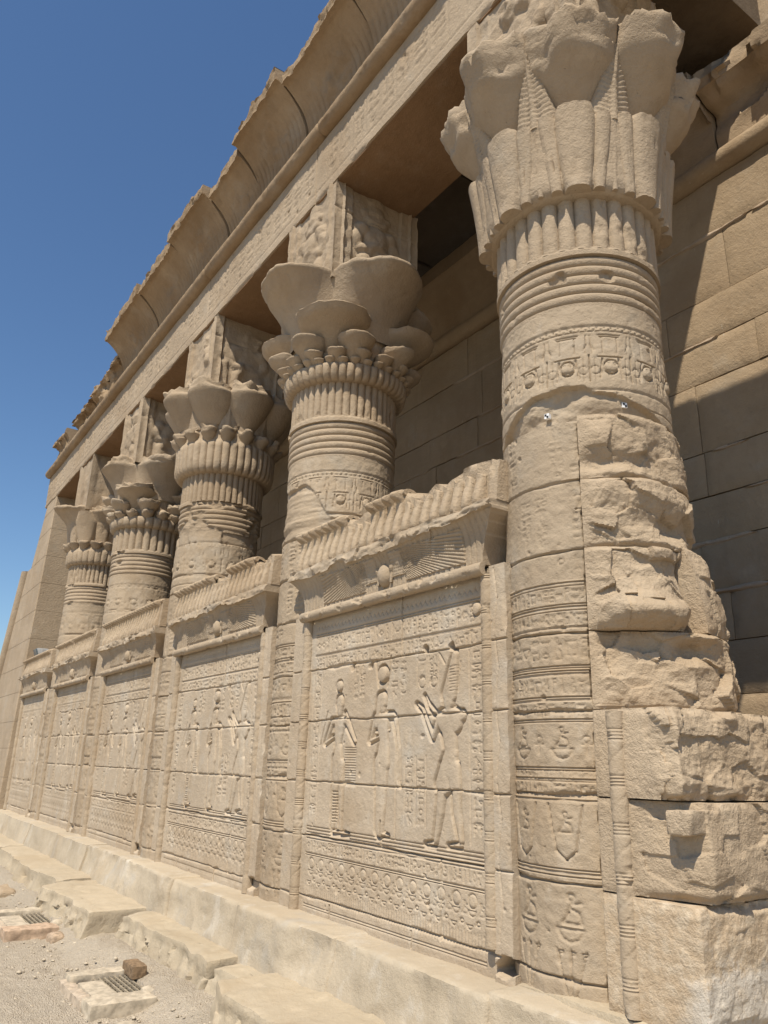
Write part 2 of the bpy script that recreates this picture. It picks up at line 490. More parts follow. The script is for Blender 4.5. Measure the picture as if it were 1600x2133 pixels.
def king(x, z, s=1.0, m=1):
    """striding figure in a tall crown, arms raised; x, z is the neck; m mirrors"""
    def S(*a): return [(x + m * p[0] * s, z + p[1] * s, x + m * p[2] * s, z + p[3] * s, p[4] * s, p[5] * s) for p in a]
    return S((0, .05, 0, .07, .055, .05), (0, .0, 0, .05, .035, .04), (.005, .10, .045, .24, .072, .052), (.045, .24, .065, .33, .052, .034),
             (-.10, -.03, .13, -.03, .035, .035), (-.03, -.06, .05, -.06, .085, .085), (.0, -.10, .02, -.22, .078, .062),
             (.13, -.04, -.01, -.11, .032, .028), (-.01, -.11, -.19, .04, .028, .02), (-.19, .04, -.23, .10, .018, .012),
             (-.10, -.05, -.15, -.155, .03, .024), (-.15, -.155, -.26, .02, .024, .018), (-.26, .02, -.31, .05, .02, .016),
             (.02, -.25, .0, -.33, .068, .085), (-.03, -.33, -.05, -.42, .06, .08), (.05, -.33, .06, -.42, .06, .06),
             (-.06, -.42, -.08, -.58, .050, .040), (-.08, -.58, -.12, -.74, .040, .026), (-.12, -.755, -.22, -.765, .018, .011),
             (.07, -.42, .08, -.58, .048, .040), (.08, -.58, .11, -.72, .040, .026), (.11, -.745, .0, -.755, .02, .011))

def goddess(x, z, s=1.0, m=1):
    def S(*a): return [(x + m * p[0] * s, z + p[1] * s, x + m * p[2] * s, z + p[3] * s, p[4] * s, p[5] * s) for p in a]
    return S((0, .08, 0, .05, .05, .05), (-.03, .08, -.07, -.10, .045, .03), (0, 0, .0, .04, .035, .04), (-.08, -.04, .12, -.04, .03, .03), (0, -.08, .02, -.2, .075, .055),
             (.02, -.22, .01, -.34, .06, .085), (.0, -.34, .0, -.6, .085, .06), (0, -.6, -.01, -.76, .06, .05), (-.01, -.775, .10, -.785, .02, .011),
             (-.09, -.05, -.14, -.2, .028, .022), (-.14, -.2, -.02, -.17, .022, .018), (-.02, -.17, .08, -.13, .018, .012),
             (.14, -.05, .20, -.25, .026, .02), (.20, -.25, .21, -.44, .02, .016), (.21, -.44, .22, -.48, .016, .01))

def child(x, z, s=1.0, m=1):
    def S(*a): return [(x + m * p[0] * s, z + p[1] * s, x + m * p[2] * s, z + p[3] * s, p[4] * s, p[5] * s) for p in a]
    return S((0, .07, 0, .09, .055, .05), (0, 0, 0, .04, .035, .045), (-.10, -.06, .10, -.06, .032, .032), (0, -.09, -.01, -.22, .075, .05), (0, -.25, .0, -.33, .055, .07),
             (-.01, -.33, -.03, -.56, .07, .045), (-.03, -.56, -.04, -.78, .045, .025), (.04, -.36, .06, -.56, .055, .04), (.06, -.56, .07, -.79, .04, .025),
             (-.04, -.81, .05, -.815, .02, .012), (.07, -.81, .18, -.815, .02, .012), (-.10, -.06, -.19, -.21, .028, .024), (-.19, -.21, -.05, -.16, .024, .018),
             (.10, -.07, .22, -.20, .03, .024), (.22, -.20, .08, -.0, .022, .016))

def joints(R, zs, vj, seed, xr=None, w=.009, d=.018):
    for i, zj in enumerate(zs):
        wav = .006 * vn(R.xs * 2.2, i * 7.7, 0, seed) + .004 * vn(R.xs * 11, i * 3.1, 1, seed)
        chip = 1 + 1.6 * np.clip(vn(R.xs * 7, i * 5.0, 2, seed), 0, 1) ** 2
        dz = np.abs(R.zs[:, None] - (zj + wav)[None, :])
        R.H -= d * (1 - sst(.3 * w, 1.0, dz / (w * chip)[None, :] * w / w))
    for (xj, za, zb) in vj:
        m = (R.zs > za) & (R.zs < zb)
        wav = .004 * vn(R.zs * 9, xj, 0, seed)
        dx = np.abs(R.xs[None, :] - (xj + wav)[:, None])
        R.H -= (d * (1 - sst(.3 * w, w, dx))) * m[:, None]

def chips(R, n, seed, rmin=.008, rmax=.03, depth=.012):
    rr = random.Random(seed)
    for i in range(n):
        x, z, r = rr.uniform(R.x0, R.x1), rr.uniform(R.z0, R.z1), rr.uniform(rmin, rmax) * (rr.random() ** 2 + .3)
        q = R.win(x - 2 * r, x + 2 * r, z - 2 * r, z + 2 * r)
        if q is None: continue
        sl, X, Z = q
        dd = np.hypot(X - x, (Z - z) * rr.uniform(.7, 1.4)) / r + .5 * vn(X * 40, Z * 40, i, seed)
        R.H[sl] -= depth * min(1, r / .02) * (1 - sst(.4, 1.0, dd))

def panel_relief(R, k, xr, seed):
    rnd = random.Random(seed)
    o = xr - XR0
    L, Rt = xr - 2.215, xr - .235         # decorated span (between the edge mouldings)
    th = .0012 if R.res < .007 else .0
    dg = .008 if k == 0 else .010
    # top zigzag + two rows of signs between ruled lines
    zt = 1.03
    x = L
    while x < Rt:
        R.line(x, zt - .03, x + .022, zt - .002, .006, .006); R.line(x + .022, zt - .002, x + .044, zt - .03, .006, .006); x += .05
    for z in (.965, .958 - .012, .80, .79): R.line(L, z, Rt, z, .007, .010)
    R.row(L + .02, Rt - .02, .82, .115, dg, rnd)
    R.row(L + .02, Rt - .02, .695, .085, dg, rnd)
    R.ring(Rt - .05, .90, .042, .008, .012, .014)
    # side text columns
    for xa, xb in ((L, L + .115), (Rt - .115, Rt)):
        R.line(xa - .004, .66, xa - .004, -.42, .005, .006); R.line(xb + .008, .66, xb + .008, -.42, .005, .006)
        R.col(xa + .012, xb - .004, .66, -.40, dg, rnd)
    # figures
    sc = 1.0
    if k == 0: X = (-3.735, -4.44, -5.00)
    elif k == 1: X = (-3.72 + o, -4.36 + o, -4.93 + o)
    else: X = (-3.70 + o + rnd.uniform(-.06, .05), -4.38 + o + rnd.uniform(-.05, .06), -4.96 + o + rnd.uniform(-.05, .05))
    dep, ed, bu = .029, .014, .014
    xk, xg, xc = X
    zc = .315
    R.carve(king(xk, zc), dep, ed, bu)
    R.carve(goddess(xg, zc + .03), dep, ed, bu)
    (R.carve(child(xc, zc + .03), dep, ed, bu) if k != 1 else R.carve(goddess(xc, zc + .03), dep, ed, bu))
    # crowns: sun disc between horns, tall plumes
    R.ring(xg, .585, .062, .014, .026, .020)
    R.line(xg - .055, .50, xg - .10, .69, .011, .014); R.line(xg + .055, .50, xg + .09, .70, .011, .014)
    R.ring(xc - .01, .54, .045, .011, .016, .014)
    R.line(xk - .03, .60, xk - .085, .67, .009, .012); R.line(xk + .125, .60, xk + .10, .42, .006, .008)
    for i in range(9): R.line(xk + .02, .43 + i * .018, xk + .09, .435 + i * .018, .005, .004)
    # staff, text blocks between the figures, cartouches
    R.line(xg + .17, .30, xg + .17, -.45, .008, .010)
    R.line(xc - .17, .36, xc - .26, .12, .008, .016)
    for cx in (-3.995 + o, -3.875 + o):
        R.col(cx - .045, cx + .045, .66, .46, dg, rnd)
        R.ring(cx, .50, .034, .006, .007)
        for sgn in (-1, 1): R.line(cx + sgn * .05, .47, cx + sgn * .05, .66, .006, .007)
    for cx in (-4.20 + o, -4.30 + o, -4.78 + o, -4.70 + o): R.col(cx - .04, cx + .04, .67, .43, dg, rnd)
    for cx in (-4.12 + o, -4.00 + o):
        R.line(cx - .052, .05, cx - .052, -.36, .005, .006); R.line(cx + .052, .05, cx + .052, -.36, .005, .006)
        R.col(cx - .045, cx + .045, .05, -.36, dg, rnd)
    for i in range(16): R.line(xc + .10, .10 - i * .017, xc + .25, .10 - i * .017, .005, .005)
    for i in range(11): R.line(xc - .06, -.20 - i * .02, xc + .02, -.20 - i * .02, .006, .009)
    # ruled base lines, text row, row of lotus and discs with stems
    for z in (-.455, -.475, -.495, -.515, -.535): R.line(L, z, Rt, z, .006, .010)
    R.row(L + .02, Rt, -.615, .075, dg, rnd)
    for z in (-.635, -.648): R.line(L, z, Rt, z, .006, .010)
    x = L + .09; i = 0
    while x < Rt - .02:
        R.ring(x, -.70, .035, .008, .007, .003)
        R.glyph('basket', x - .04, -.79, .07, .006); R.glyph('man', x + .035, -.77, .07, .005)
        R.glyph('loaf', x + .02, -.83, .05, .008); R.glyph('basket', x - .05, -.85, .05, .007)
        x += .137; i += 1
    x = L + .02
    while x < Rt:
        R.line(x, -.84 - .02 * rnd.random(), x, -.935, .0055, .005); x += .027
    for z in (-.975, -.99): R.line(L, z, Rt, z, .006, .007)

def flute(z, groups, w=.006, d=.006):
    h = np.zeros_like(z)
    for g in groups:
        for j in range(4): h -= d * (1 - sst(.2 * w, w, np.abs(z - g - j * .014)))
    return h

def torus_roll(name, p0, p1, r, mat, parent, n, twist=0, seed=0, groups=True, erode=.3):
    """half-round moulding from p0 to p1 (vertical or along x) with ribbon ties carved in"""
    p0, p1 = np.array(p0), np.array(p1); L = np.linalg.norm(p1 - p0)
    t = np.linspace(0, 1, n); a = np.linspace(-.62 * PI, .62 * PI, 22 if r > .03 else 12)
    d = (p1 - p0) / L
    e1 = np.array((0, -1., 0)); e2 = np.cross(d, e1)
    s = t[:, None] * L
    rr = r * np.ones((n, len(a)))
    if groups:
        g0 = .10
        while g0 < L:
            for j in range(4): rr -= .10 * r * (1 - sst(.002, .0065, np.abs(s - g0 - j * .015)))
            dl = np.abs((s - g0 - .075) / .14 - (a[None, :] / (1.2 * PI) + .3))
            rr -= .07 * r * (1 - sst(.02, .06, dl))
            g0 += .205
    P0 = p0 + t[:, None] * (p1 - p0)
    q = P0[:, None, :] + rr[..., None] * (np.cos(a)[None, :, None] * e1 + np.sin(a)[None, :, None] * e2)
    nse = fbm(q[..., 0] * 14, q[..., 1] * 14, q[..., 2] * 14, seed, 3)
    rr = rr - erode * r * np.clip(nse - .35, 0, 1) + .04 * r * nse
    P = P0[:, None, :] + rr[..., None] * (np.cos(a)[None, :, None] * e1 + np.sin(a)[None, :, None] * e2)
    # close the ends
    c0 = np.repeat(P0[:1, None, :], len(a), 1); c1 = np.repeat(P0[-1:, None, :], len(a), 1)
    P = np.concatenate([c0, P, c1], 0)
    return grid(name, P, mat, parent, sharp=60)

# cobra of the crowning frieze (built once per kind, then copied)
def cobra_mesh(kind, w, mat, parent, seed, x):
    z = np.concatenate([np.linspace(1.512, 1.75, 9), np.linspace(1.765, 1.83, 7), np.linspace(1.84, 1.86, 3)])
    if kind == 'broken': z = np.linspace(1.512, 1.74, 10)
    a = np.linspace(-.5 * PI, .5 * PI, 9)
    yf = np.interp(z, [1.51, 1.53, 1.60, 1.70, 1.765, 1.79, 1.815, 1.835, 1.86], [.066, .076, .062, .032, .034, .094, .104, .080, .02])
    ww = np.interp(z, [1.51, 1.54, 1.66, 1.72, 1.78, 1.81, 1.83, 1.86], [.37, .39, .36, .34, .32, .30, .33, .27]) * w
    P = np.zeros((len(z), len(a), 3))
    P[..., 0] = x + ww[:, None] * np.sin(a) * .92 - .10 * (P[..., 1] * 0 + (z[:, None] - 1.51)) * 0; P[..., 1] = .0 - yf[:, None] * np.abs(np.cos(a)) ** .3; P[..., 2] = z[:, None]
    n = fbm(P[..., 0] * 22 + seed, P[..., 1] * 22, P[..., 2] * 22, seed, 3)
    P[..., 1] += .005 * n
    if kind == 'broken':
        P[..., 2] -= np.clip((P[..., 2] - 1.66), 0, 1) * (.3 + .6 * n)
        top = P[-1:].copy(); top[..., 1] = .06; top[..., 2] += .01
    else:
        top = P[-1:].copy(); top[..., 1] = .06; top[..., 2] = 1.83
    bot = P[:1].copy(); bot[..., 1] = .05
    P = np.concatenate([bot, P, top], 0)
    return grid("cobra", P, mat, parent, sharp=70)

WALL_LABELS = [
 "nearest and largest carved screen wall, left of the column with rough broken masonry",
 "carved screen wall left of the flared column, cobra heads missing in two stretches",
 "carved screen wall in the middle of the five, cobra heads all intact",
 "carved screen wall second from the far pier, small notch in its cobra frieze",
 "farthest screen wall, against the plain corner pier, grey floodlight on its top",
]
BROKEN = [[(0, 7, 'f'), (7, 10, 'b'), (10, 14, 'f'), (14, 22, 'b')], [(0, 10, 'f'), (10, 14, 'b'), (14, 19, 'f'), (19, 22, 'b')],
          [(0, 22, 'f')], [(0, 10, 'f'), (10, 11, 'b'), (11, 22, 'f')], [(0, 22, 'f')]]

def screen_wall(k):
    xr = XR0 - BAY * k; xl = xr - 2.53
    W = thing("screen_wall", WALL_LABELS[k], "wall", (xr - 1.185, .2, ZB), "carved screen walls between the columns")
    res = (.0055, .008, .011, .014, .018)[k]
    # carved slab with all the flat relief, frame strips and block joints
    R = Ras(xl, xr, ZB - .02, 1.13, res)
    R.H += .03
    pan = (R.xs > xl + .25) & (R.xs < xr - .135)
    R.H -= .03 * (sst(xl + .235, xl + .25, R.xs) * (1 - sst(xr - .15, xr - .135, R.xs)))[None, :]
    R.H -= .014 * (1 - sst(.0, .02, np.abs(R.xs - (xr - .215)) * 0 + 1))[None, :]
    panel_relief(R, k, xr, 11 + k)
    # lotus stalk on the right-hand strip
    rnd = random.Random(40 + k)
    for i in range(5):
        z = -.85 + i * .4
        R.line(xr - .10, z, xr - .07, z + .18, .007, .006); R.line(xr - .07, z + .18, xr - .095, z + .36, .007, .006)
    joints(R, [z + rnd.uniform(-.012, .012) for z in JZ[1:]], [(xr - 1.05, .686, 1.13), (xr - .62, -.94, -.51), (xr - 1.25, -.51, -.35), (xr - .9, -1.03, -.93), (xr - 1.85, -1.03, -.93)], 70 + k)
    chips(R, 90 if k < 2 else 40, 90 + k, .005, .020, .011)
    XX, ZZ = np.meshgrid(R.xs, R.zs)
    R.H += .0020 * fbm(XX * 3.5, ZZ * 3.5, k, 3, 3) + .0008 * fbm(XX * 28, ZZ * 28, k, 8, 2)
    # worn edge of the strip, broken foot at the right corner
    edge = np.clip(1 - (xr - XX) / .03, 0, 1)
    R.H -= edge * .012 * np.clip(fbm(ZZ * 9, k * 3.0, 0, 21, 3) + .2, 0, 1)
    hole = 1 - sst(.5, 1.0, np.hypot((XX - (xr - .06)) / .10, (ZZ + .955) / .05) + .35 * vn(XX * 16, ZZ * 16, 0, 5))
    R.H -= hole * (.20 if k == 0 else .05)
    for (hx, hz, hr) in ((-.515, .70, .03), (-1.42, .655, .028), (-1.66, .67, .03), (-.78, .71, .025)) if k == 0 else ((-.9, .66, .02),):
        q = R.win(xr + hx - .09, xr + hx + .09, hz - .09, hz + .09)
        if q: sl, X, Z = q; R.H[sl] -= .05 * (1 - sst(.6, 1.1, np.hypot(X - xr - hx, Z - hz) / hr + .3 * vn(X * 30, Z * 30, 0, 4)))
    P = np.stack([XX, .03 - R.H, ZZ], -1)
    P = skirt(P, 1, .46)
    grid("panel", P, M_panel, W, sharp=50)
    # edge mouldings
    nn = 300 if k == 0 else (160 if k == 1 else 90)
    torus_roll("edge_moulding", (xr - .165, .022, ZB + (.14 if k == 0 else .0)), (xr - .165, .022, 1.09), .046, M_carved, W, nn, seed=3 + k)
    torus_roll("edge_moulding", (xl + .205, .022, ZB), (xl + .205, .022, 1.09), .046, M_carved, W, nn, seed=13 + k)
    torus_roll("top_moulding", (xl + .16, -.018, 1.118), (xr - .15, -.018, 1.118), .042, M_carved, W, nn, seed=23 + k, groups=False, erode=.9)
    # cavetto cornice with the winged disc
    nx = (420, 260, 160, 110, 80)[k]; nt = (60, 44, 30, 24, 18)[k]
    t = np.linspace(0, 1, nt); s = np.linspace(0, 1, nx)
    zt = 1.15 + .275 * t
    lo = np.linspace(0, 1, nx) * 2.53
    zbot = 1.420 + .035 * np.clip(fbm(lo * 2.6, 3.3 * k, 0, 31 + k, 4), 0, 1) + .010 * facet(lo * 7, 0, 0, 5 + k)
    xL = xl + .16 - .155 * t ** 2.5; xRr = xr - .17 + .165 * t ** 2.5
    X = xL[:, None] + (xRr - xL)[:, None] * s[None, :]
    Rw = Ras(0, 2.37, 0, .29, .01)
    Y = -.012 - .075 * t[:, None] ** 3.4 + 0 * X
    u = X - (xr - 1.19)                                       # from the disc outwards
    zz = 1.15 + (zbot[None, :] - 1.15) * t[:, None]
    rel = np.zeros_like(X)
    au = np.abs(u)
    wing = (au > .09) & (au < .86) & (zz > 1.185 + .05 * (au < .25)) & (zz < 1.40)
    rel += .010 * wing
    fan = np.arctan2(zz - 1.47, au + .08) * 38
    rel -= .008 * wing * (1 - sst(.15, .5, np.abs((fan % 1) - .5) * 2)) * (au > .22)
    rel -= .007 * (~wing) * (1 - sst(.0, .25, np.abs(((u / .052) % 1) - .5) * 2))
    rel -= .006 * wing * (au < .30) * (1 - sst(.1, .6, np.abs(((u / .022) % 1) - .5) * 2)) * (1 - sst(.1, .6, np.abs(((zz / .022) % 1) - .5) * 2))
    rel += .0015 * fbm(X * 25, zz * 25, k, 7, 2)
    Y = Y - rel
    # lip fascia, eroded
    tf = np.linspace(0, 1, 9)[:, None]
    er = fbm(X[-1] * 4.5, 3.3 * k, 0, 31 + k, 4)
    erode = np.clip(er + .05, 0, 1)[None, :] * .055 + .008 * fbm(X[-1] * 22, 0, 0, 5 + k, 2)[None, :]
    Zf = zbot[None, :] + (1.507 - zbot[None, :]) * tf
    Yf = -.100 + .010 * fbm(X[-1][None, :] * 4 + 0 * tf, tf * 1.5, k, 19, 4) + .016 * facet(X[-1][None, :] * 6 + 0 * tf, tf * 1.2, k, 23) + .03 * np.clip(tf - .6, 0, 1) * (1 + er[None, :]) * (1 - tf * .3) + .006 * fbm(X[-1][None, :] * 12 + 0 * tf, tf * 3, k, 9, 2)
    Xf = X[-1][None, :] + 0 * tf
    Pc = np.concatenate([np.stack([X, Y, zz], -1), np.stack([Xf, Yf, Zf], -1)], 0)
    Pc = skirt(Pc, 1, .40)
    grid("cornice", Pc, M_carved, W, sharp=55)
    d = revolve([(0.0, -.052), (.03, -.048), (.056, -.030), (.072, -.006), (.074, .06)], 28)
    d = np.stack([d[..., 0] + xr - 1.19, d[..., 2] - .0 + .0, d[..., 1] * 1.18 + 1.262], -1)
    d[..., 1] -= .022
    d[..., 0] += .004 * fbm(d[..., 0] * 20, d[..., 1] * 20, d[..., 2] * 20, 3, 2)
    grid("sun_disc", d, M_carved, W, wrap=True, flip=True)
    for sg in (-1, 1):
        q = np.array([(xr - 1.19 + sg * .088, 1.32), (xr - 1.19 + sg * .082, 1.26), (xr - 1.19 + sg * .075, 1.20)])
        tb = []
        for i, (x, z) in enumerate(lerp_prof(q, 10)):
            rr = .012 + .012 * (i < 3); aa = np.linspace(0, 2 * PI, 8, endpoint=False)
            tb.append(np.stack([x + rr * np.cos(aa), -.022 - rr * np.sin(aa), z + 0 * aa], -1))
        grid("uraeus", np.array(tb), M_carved, W, wrap=True)
    # frieze of rearing cobras on a backing slab
    F = thing_part("cobra_frieze", W)
    nxb = (240, 150, 110, 80, 60)[k]
    xs = np.linspace(xl + .01, xr - .0, nxb); tb = np.linspace(0, 1, 14)
    ztop = 1.85 + 0 * xs
    N = 22; pw = (2.53 - .16) / N
    for a, b, kind in BROKEN[k]:
        if kind == 'b':
            m = sst(xl + .04 + a * pw - .03, xl + .04 + a * pw + .03, xs) * (1 - sst(xl + .04 + b * pw - .03, xl + .04 + b * pw + .05, xs))
            if b == 22: m = sst(xl + .04 + a * pw - .03, xl + .04 + a * pw + .03, xs)
            ztop = ztop - m * (.045 + .035 * fbm(xs * 6, 2.0 * k, 0, 41, 3))
    ztop = ztop + .012 * fbm(xs * 4, k * 1.7, 0, 43, 3)
    Xb = np.repeat(xs[None, :], len(tb), 0)
    Zb = 1.508 + (ztop[None, :] - 1.508) * np.clip(tb * 1.25, 0, 1)[:, None]
    Yb = 0 * Xb - .008 + .03 * tb[:, None]
    Yb = np.where(tb[:, None] > .8, .05 + (tb[:, None] - .8) * 1.9, Yb) - .04 * sst(xr - .1, xr - .08, xs)[None, :] * (tb[:, None] < .85)
    Zb = Zb + (tb[:, None] > .8) * .05 * sst(.8, 1, tb)[:, None]
    nz = fbm(Xb * 9, Yb * 9, Zb * 9, 51 + k, 4)
    Yb = Yb + .02 * nz * (tb[:, None] > .5); Zb = Zb + .012 * nz * (tb[:, None] > .75)
    Pb = skirt(np.stack([Xb, Yb, Zb], -1), 1, .46)
    Pb[0, :, 2] = 1.506; 
    grid("frieze_slab", Pb, M_rough, F, sharp=60)
    # rounded rail of discs above the heads where it survives
    for a, b, kind in BROKEN[k]:
        if kind != 'f': continue
        xa, xb = xl + .04 + a * pw, xl + .04 + b * pw
        nn = max(10, int((xb - xa) / (.012 if k < 2 else .025)))
        xx = np.linspace(xa, xb, nn); aa = np.linspace(-.35 * PI, .95 * PI, 12)
        ph = np.abs(np.sin((xx - xa) / pw * PI))
        r = .026 + .010 * ph + .006 * fbm(xx * 14, k, 0, 61, 3)
        Pr = np.stack([np.repeat(xx[None], len(aa), 0), .035 - (r[None] + .028) * np.cos(aa)[:, None], 1.836 + r[None] * np.sin(aa)[:, None]], -1)
        Pr = np.concatenate([Pr, Pr[-1:] * np.array((1, 0, 1)) + np.array((0, .12, -.03))], 0)
        e = Pr.mean(0, keepdims=True)[:, [0, -1]]
        Pr = np.concatenate([np.repeat(e[:, :1], len(Pr), 0), Pr, np.repeat(e[:, 1:], len(Pr), 0)], 1)
        grid("disc_rail", Pr, M_rough, F, sharp=60)
    proto = {}
    for a, b, kind in BROKEN[k]:
        for i in range(a, b):
            x = xl + .04 + (i + .5) * pw
            kd = 'full' if kind == 'f' else 'broken'
            key = (kd, i % 3)
            if key not in proto:
                proto[key] = (cobra_mesh(kd, pw, M_rough, F, 17 * k + 5 * (i % 3), x), x)
            else:
                src, x0 = proto[key]
                c = src.copy(); link(c); c.parent = F; c.location.x += x - x0

def thing_part(name, parent):
    o = bpy.data.objects.new(name, None); link(o); o.parent = parent
    OFF[o.name] = OFF[parent.name]; o.empty_display_size = .1
    return o

# ---------------------------------------------------------------- columns
YC = .50
KS = 1.04            # shafts and capitals a touch stouter than drawn
def XC(k): return -2.953 - 2.972 * k
def polar(k, r, th, z, sc=KS):
    r = r * sc
    return np.stack([XC(k) + r * np.cos(th), YC + r * np.sin(th), z + 0 * r], -1)

def shaft_relief(R, seed, k):
    """bands of carving; R.xs is arc length with 0 at the column front (-y)"""
    rnd = random.Random(seed)
    a, b = R.x0, R.x1
    dg = .008 if k == 0 else .010
    for z in (2.465, 2.455, 2.425): R.line(a, z, b, z, .007, .008)
    x = a
    while x < b: R.line(x, 2.43, x + .02, 2.452, .005, .006); R.line(x + .02, 2.452, x + .04, 2.43, .005, .006); x += .042
    x = a + .03
    while x < b:                                       # faces under shrines between winged forms
        for dz, w in ((2.40, .065), (2.388, .058)): R.line(x - w, dz, x + w, dz, .005, .007)
        for s in (-1, 1): R.line(x + s * .045, 2.385, x + s * .04, 2.28, .005, .007); R.line(x + s * .11, 2.40, x + s * .10, 2.28, .006, .007); R.line(x + s * .11, 2.34, x + s * .09, 2.30, .006, .006)
        R.ring(x, 2.19, .045, .008, .012, .012, 1.15)
        for s in (-1, 1):
            R.line(x + s * .046, 2.24, x + s * .062, 2.12, .008, .011); R.ring(x + s * .018, 2.205, .008, .005, .006); R.line(x + s * .118, 2.27, x + s * .118, 2.10, .005, .007)
            R.ring(x + s * .088, 2.17, .026, .005, .006, 0, 1.0); R.line(x + s * .088, 2.25, x + s * .088, 2.10, .005, .005)
        R.line(x - .02, 2.16, x + .02, 2.16, .006, .008); R.line(x - .07, 2.255, x + .07, 2.255, .007, .010)
        x += .24
    for z in (2.05, 2.04, 1.95): R.line(a, z, b, z, .006, .007)
    # below: columns of signs, then stacked ruled bands, then baskets and plants
    for z0, z1 in ((1.88, 1.52), (1.45, 1.14), (1.08, .98)):
        x = a
        while x < b - .1:
            if rnd.random() < .6: R.col(x, x + .085, z1 + (z0 - z1), z1, dg, rnd)
            x += .11
    for z in (.935, .92, .82, .805, .79, .70, .50, .49, .475, .46, .345, .33, .235, .225, .0, -.012, -.05, -.06, -.135, -.15, -.46, -.475, -.49): R.line(a, z, b, z, .006, .009)
    R.row(a, b, .835, .075, dg, rnd); R.row(a, b, .715, .065, dg, rnd); R.row(a, b, .53, .13, dg, rnd)
    R.row(a, b, .36, .085, dg, rnd); R.row(a, b, .25, .07, dg, rnd); R.row(a, b, -.13, .065, dg, rnd); R.row(a, b, -.04, .03, .006, rnd)
    x = a + .06
    while x < b:
        R.glyph('man', x - .05, .10, .10, .007); R.glyph('basket', x - .06, -.0 + .02, .12, .007); R.glyph('ankh', x + .08, .07, .09, .006)
        R.line(x - .09, -.15 - .02, x - .05, -.38, .008, .010); R.line(x - .05, -.38, x, -.42, .008, .010); R.line(x, -.42, x + .05, -.38, .008, .010); R.line(x + .05, -.38, x + .09, -.17, .008, .010)
        R.glyph('man', x - .05, -.30, .10, .007)
        R.glyph('man', x - .06, -.70, .14, .008); R.glyph('basket', x - .07, -.80, .14, .007)
        for s in (-.06, 0, .06): R.line(x + s * .3, -1.0, x + s * 1.3, -.80, .006, .008); R.glyph('flag', x + s - .02, -.86, .05, .008)
        x += .26

def band_groove(z, levels, w, d):
    h = np.zeros_like(z)
    for l in levels: h -= d * (1 - sst(.3 * w, w, np.abs(z - l)))
    return h

SHAFT_TOP = 2.60
STEMS = [30, 44, 42, 28, 40]
def column_shaft(k, C):
    rb = .492
    res = (.0065, .009, .013, .016, .02)[k]
    half = PI * rb
    if k < 2:
        R = Ras(-.62 * half, .80 * half, ZB - .02, SHAFT_TOP, res)
    else:
        R = Ras(-.45 * half, .80 * half, ZB + 1.6, SHAFT_TOP, res)
        R = Ras(-.45 * half, .80 * half, ZB - .02, SHAFT_TOP, res)
    shaft_relief(R, 100 + k, k)
    joints(R, [2.06 if k else 5, 1.88 if k == 0 else 1.86, 1.501, 1.114, .67, .278, -.123, -.523, -.93], [], 120 + k, w=.009, d=.02)
    chips(R, 240 if k < 2 else 80, 140 + k, .005, .02, .014)
    S, Z = np.meshgrid(R.xs, R.zs)
    th = S / rb - PI / 2
    h = R.H + .0022 * fbm(S * 26, Z * 26, k, 4, 2) + .004 * fbm(S * 3, Z * 3, k, 5, 3)
    if k == 0:
        # lens-shaped spall across the drum and worn carving to its right
        c = -.75 * 0 + (S - .30)
        top = 2.10 - .55 * c ** 2 * 1.1 + .02 * fbm(S * 5, 0, 0, 77, 3) - .03 * sst(.35, .4, S)
        m = sst(0, .012, top - Z) * sst(1.86, 1.875, Z)
        h = h * (1 - m) - m * (.045 + .018 * fbm(S * 5, Z * 9, 0, 81, 4))
        wear = sst(-.25, .3, fbm(S * 3.2, Z * 3.2, 0, 88, 3)) * (Z < 1.86) * (Z > .95)
        h = h * (1 - .35 * wear) - .004 * wear
        m2 = sst(.300, .315, S + .006 * fbm(Z * 14, 0, 0, 31, 3)) * (Z < 1.87) * (Z > -1.1)
        h = h * (1 - m2) - .05 * m2
    if k == 1:
        m = sst(.0, .02, 2.40 - Z + .10 * fbm(S * 2.6, 1.2, 0, 66, 3) - .45 * sst(.1, .5, S)) * (Z > 1.9)
        h = h * (1 - m) - m * (.016 + .012 * fbm(S * 2, Z * 18, 0, 67, 4))
    if k == 2:
        m = sst(.02, .2, fbm(S * 2.4, Z * 2.4, 0, 63, 3) - .1) * (Z > 2.45)
        h = h - .02 * m
    r = rb - .010 * sst(1.9, 2.6, Z) + h
    P = polar(k, r, th, Z)
    back = np.concatenate([P[:, -1:], polar(k, np.full((len(R.zs), 14), rb - .02), np.linspace(th[0, -1], th[0, 0] + 2 * PI, 16)[None, 1:-1], Z[:, :1] + 0 * np.zeros((1, 14))), P[:, :1]], 1)
    P = np.concatenate([P[:, :-1], back[:, :-1]], 1)
    grid("shaft", P, M_carved, C, wrap=True, sharp=50)

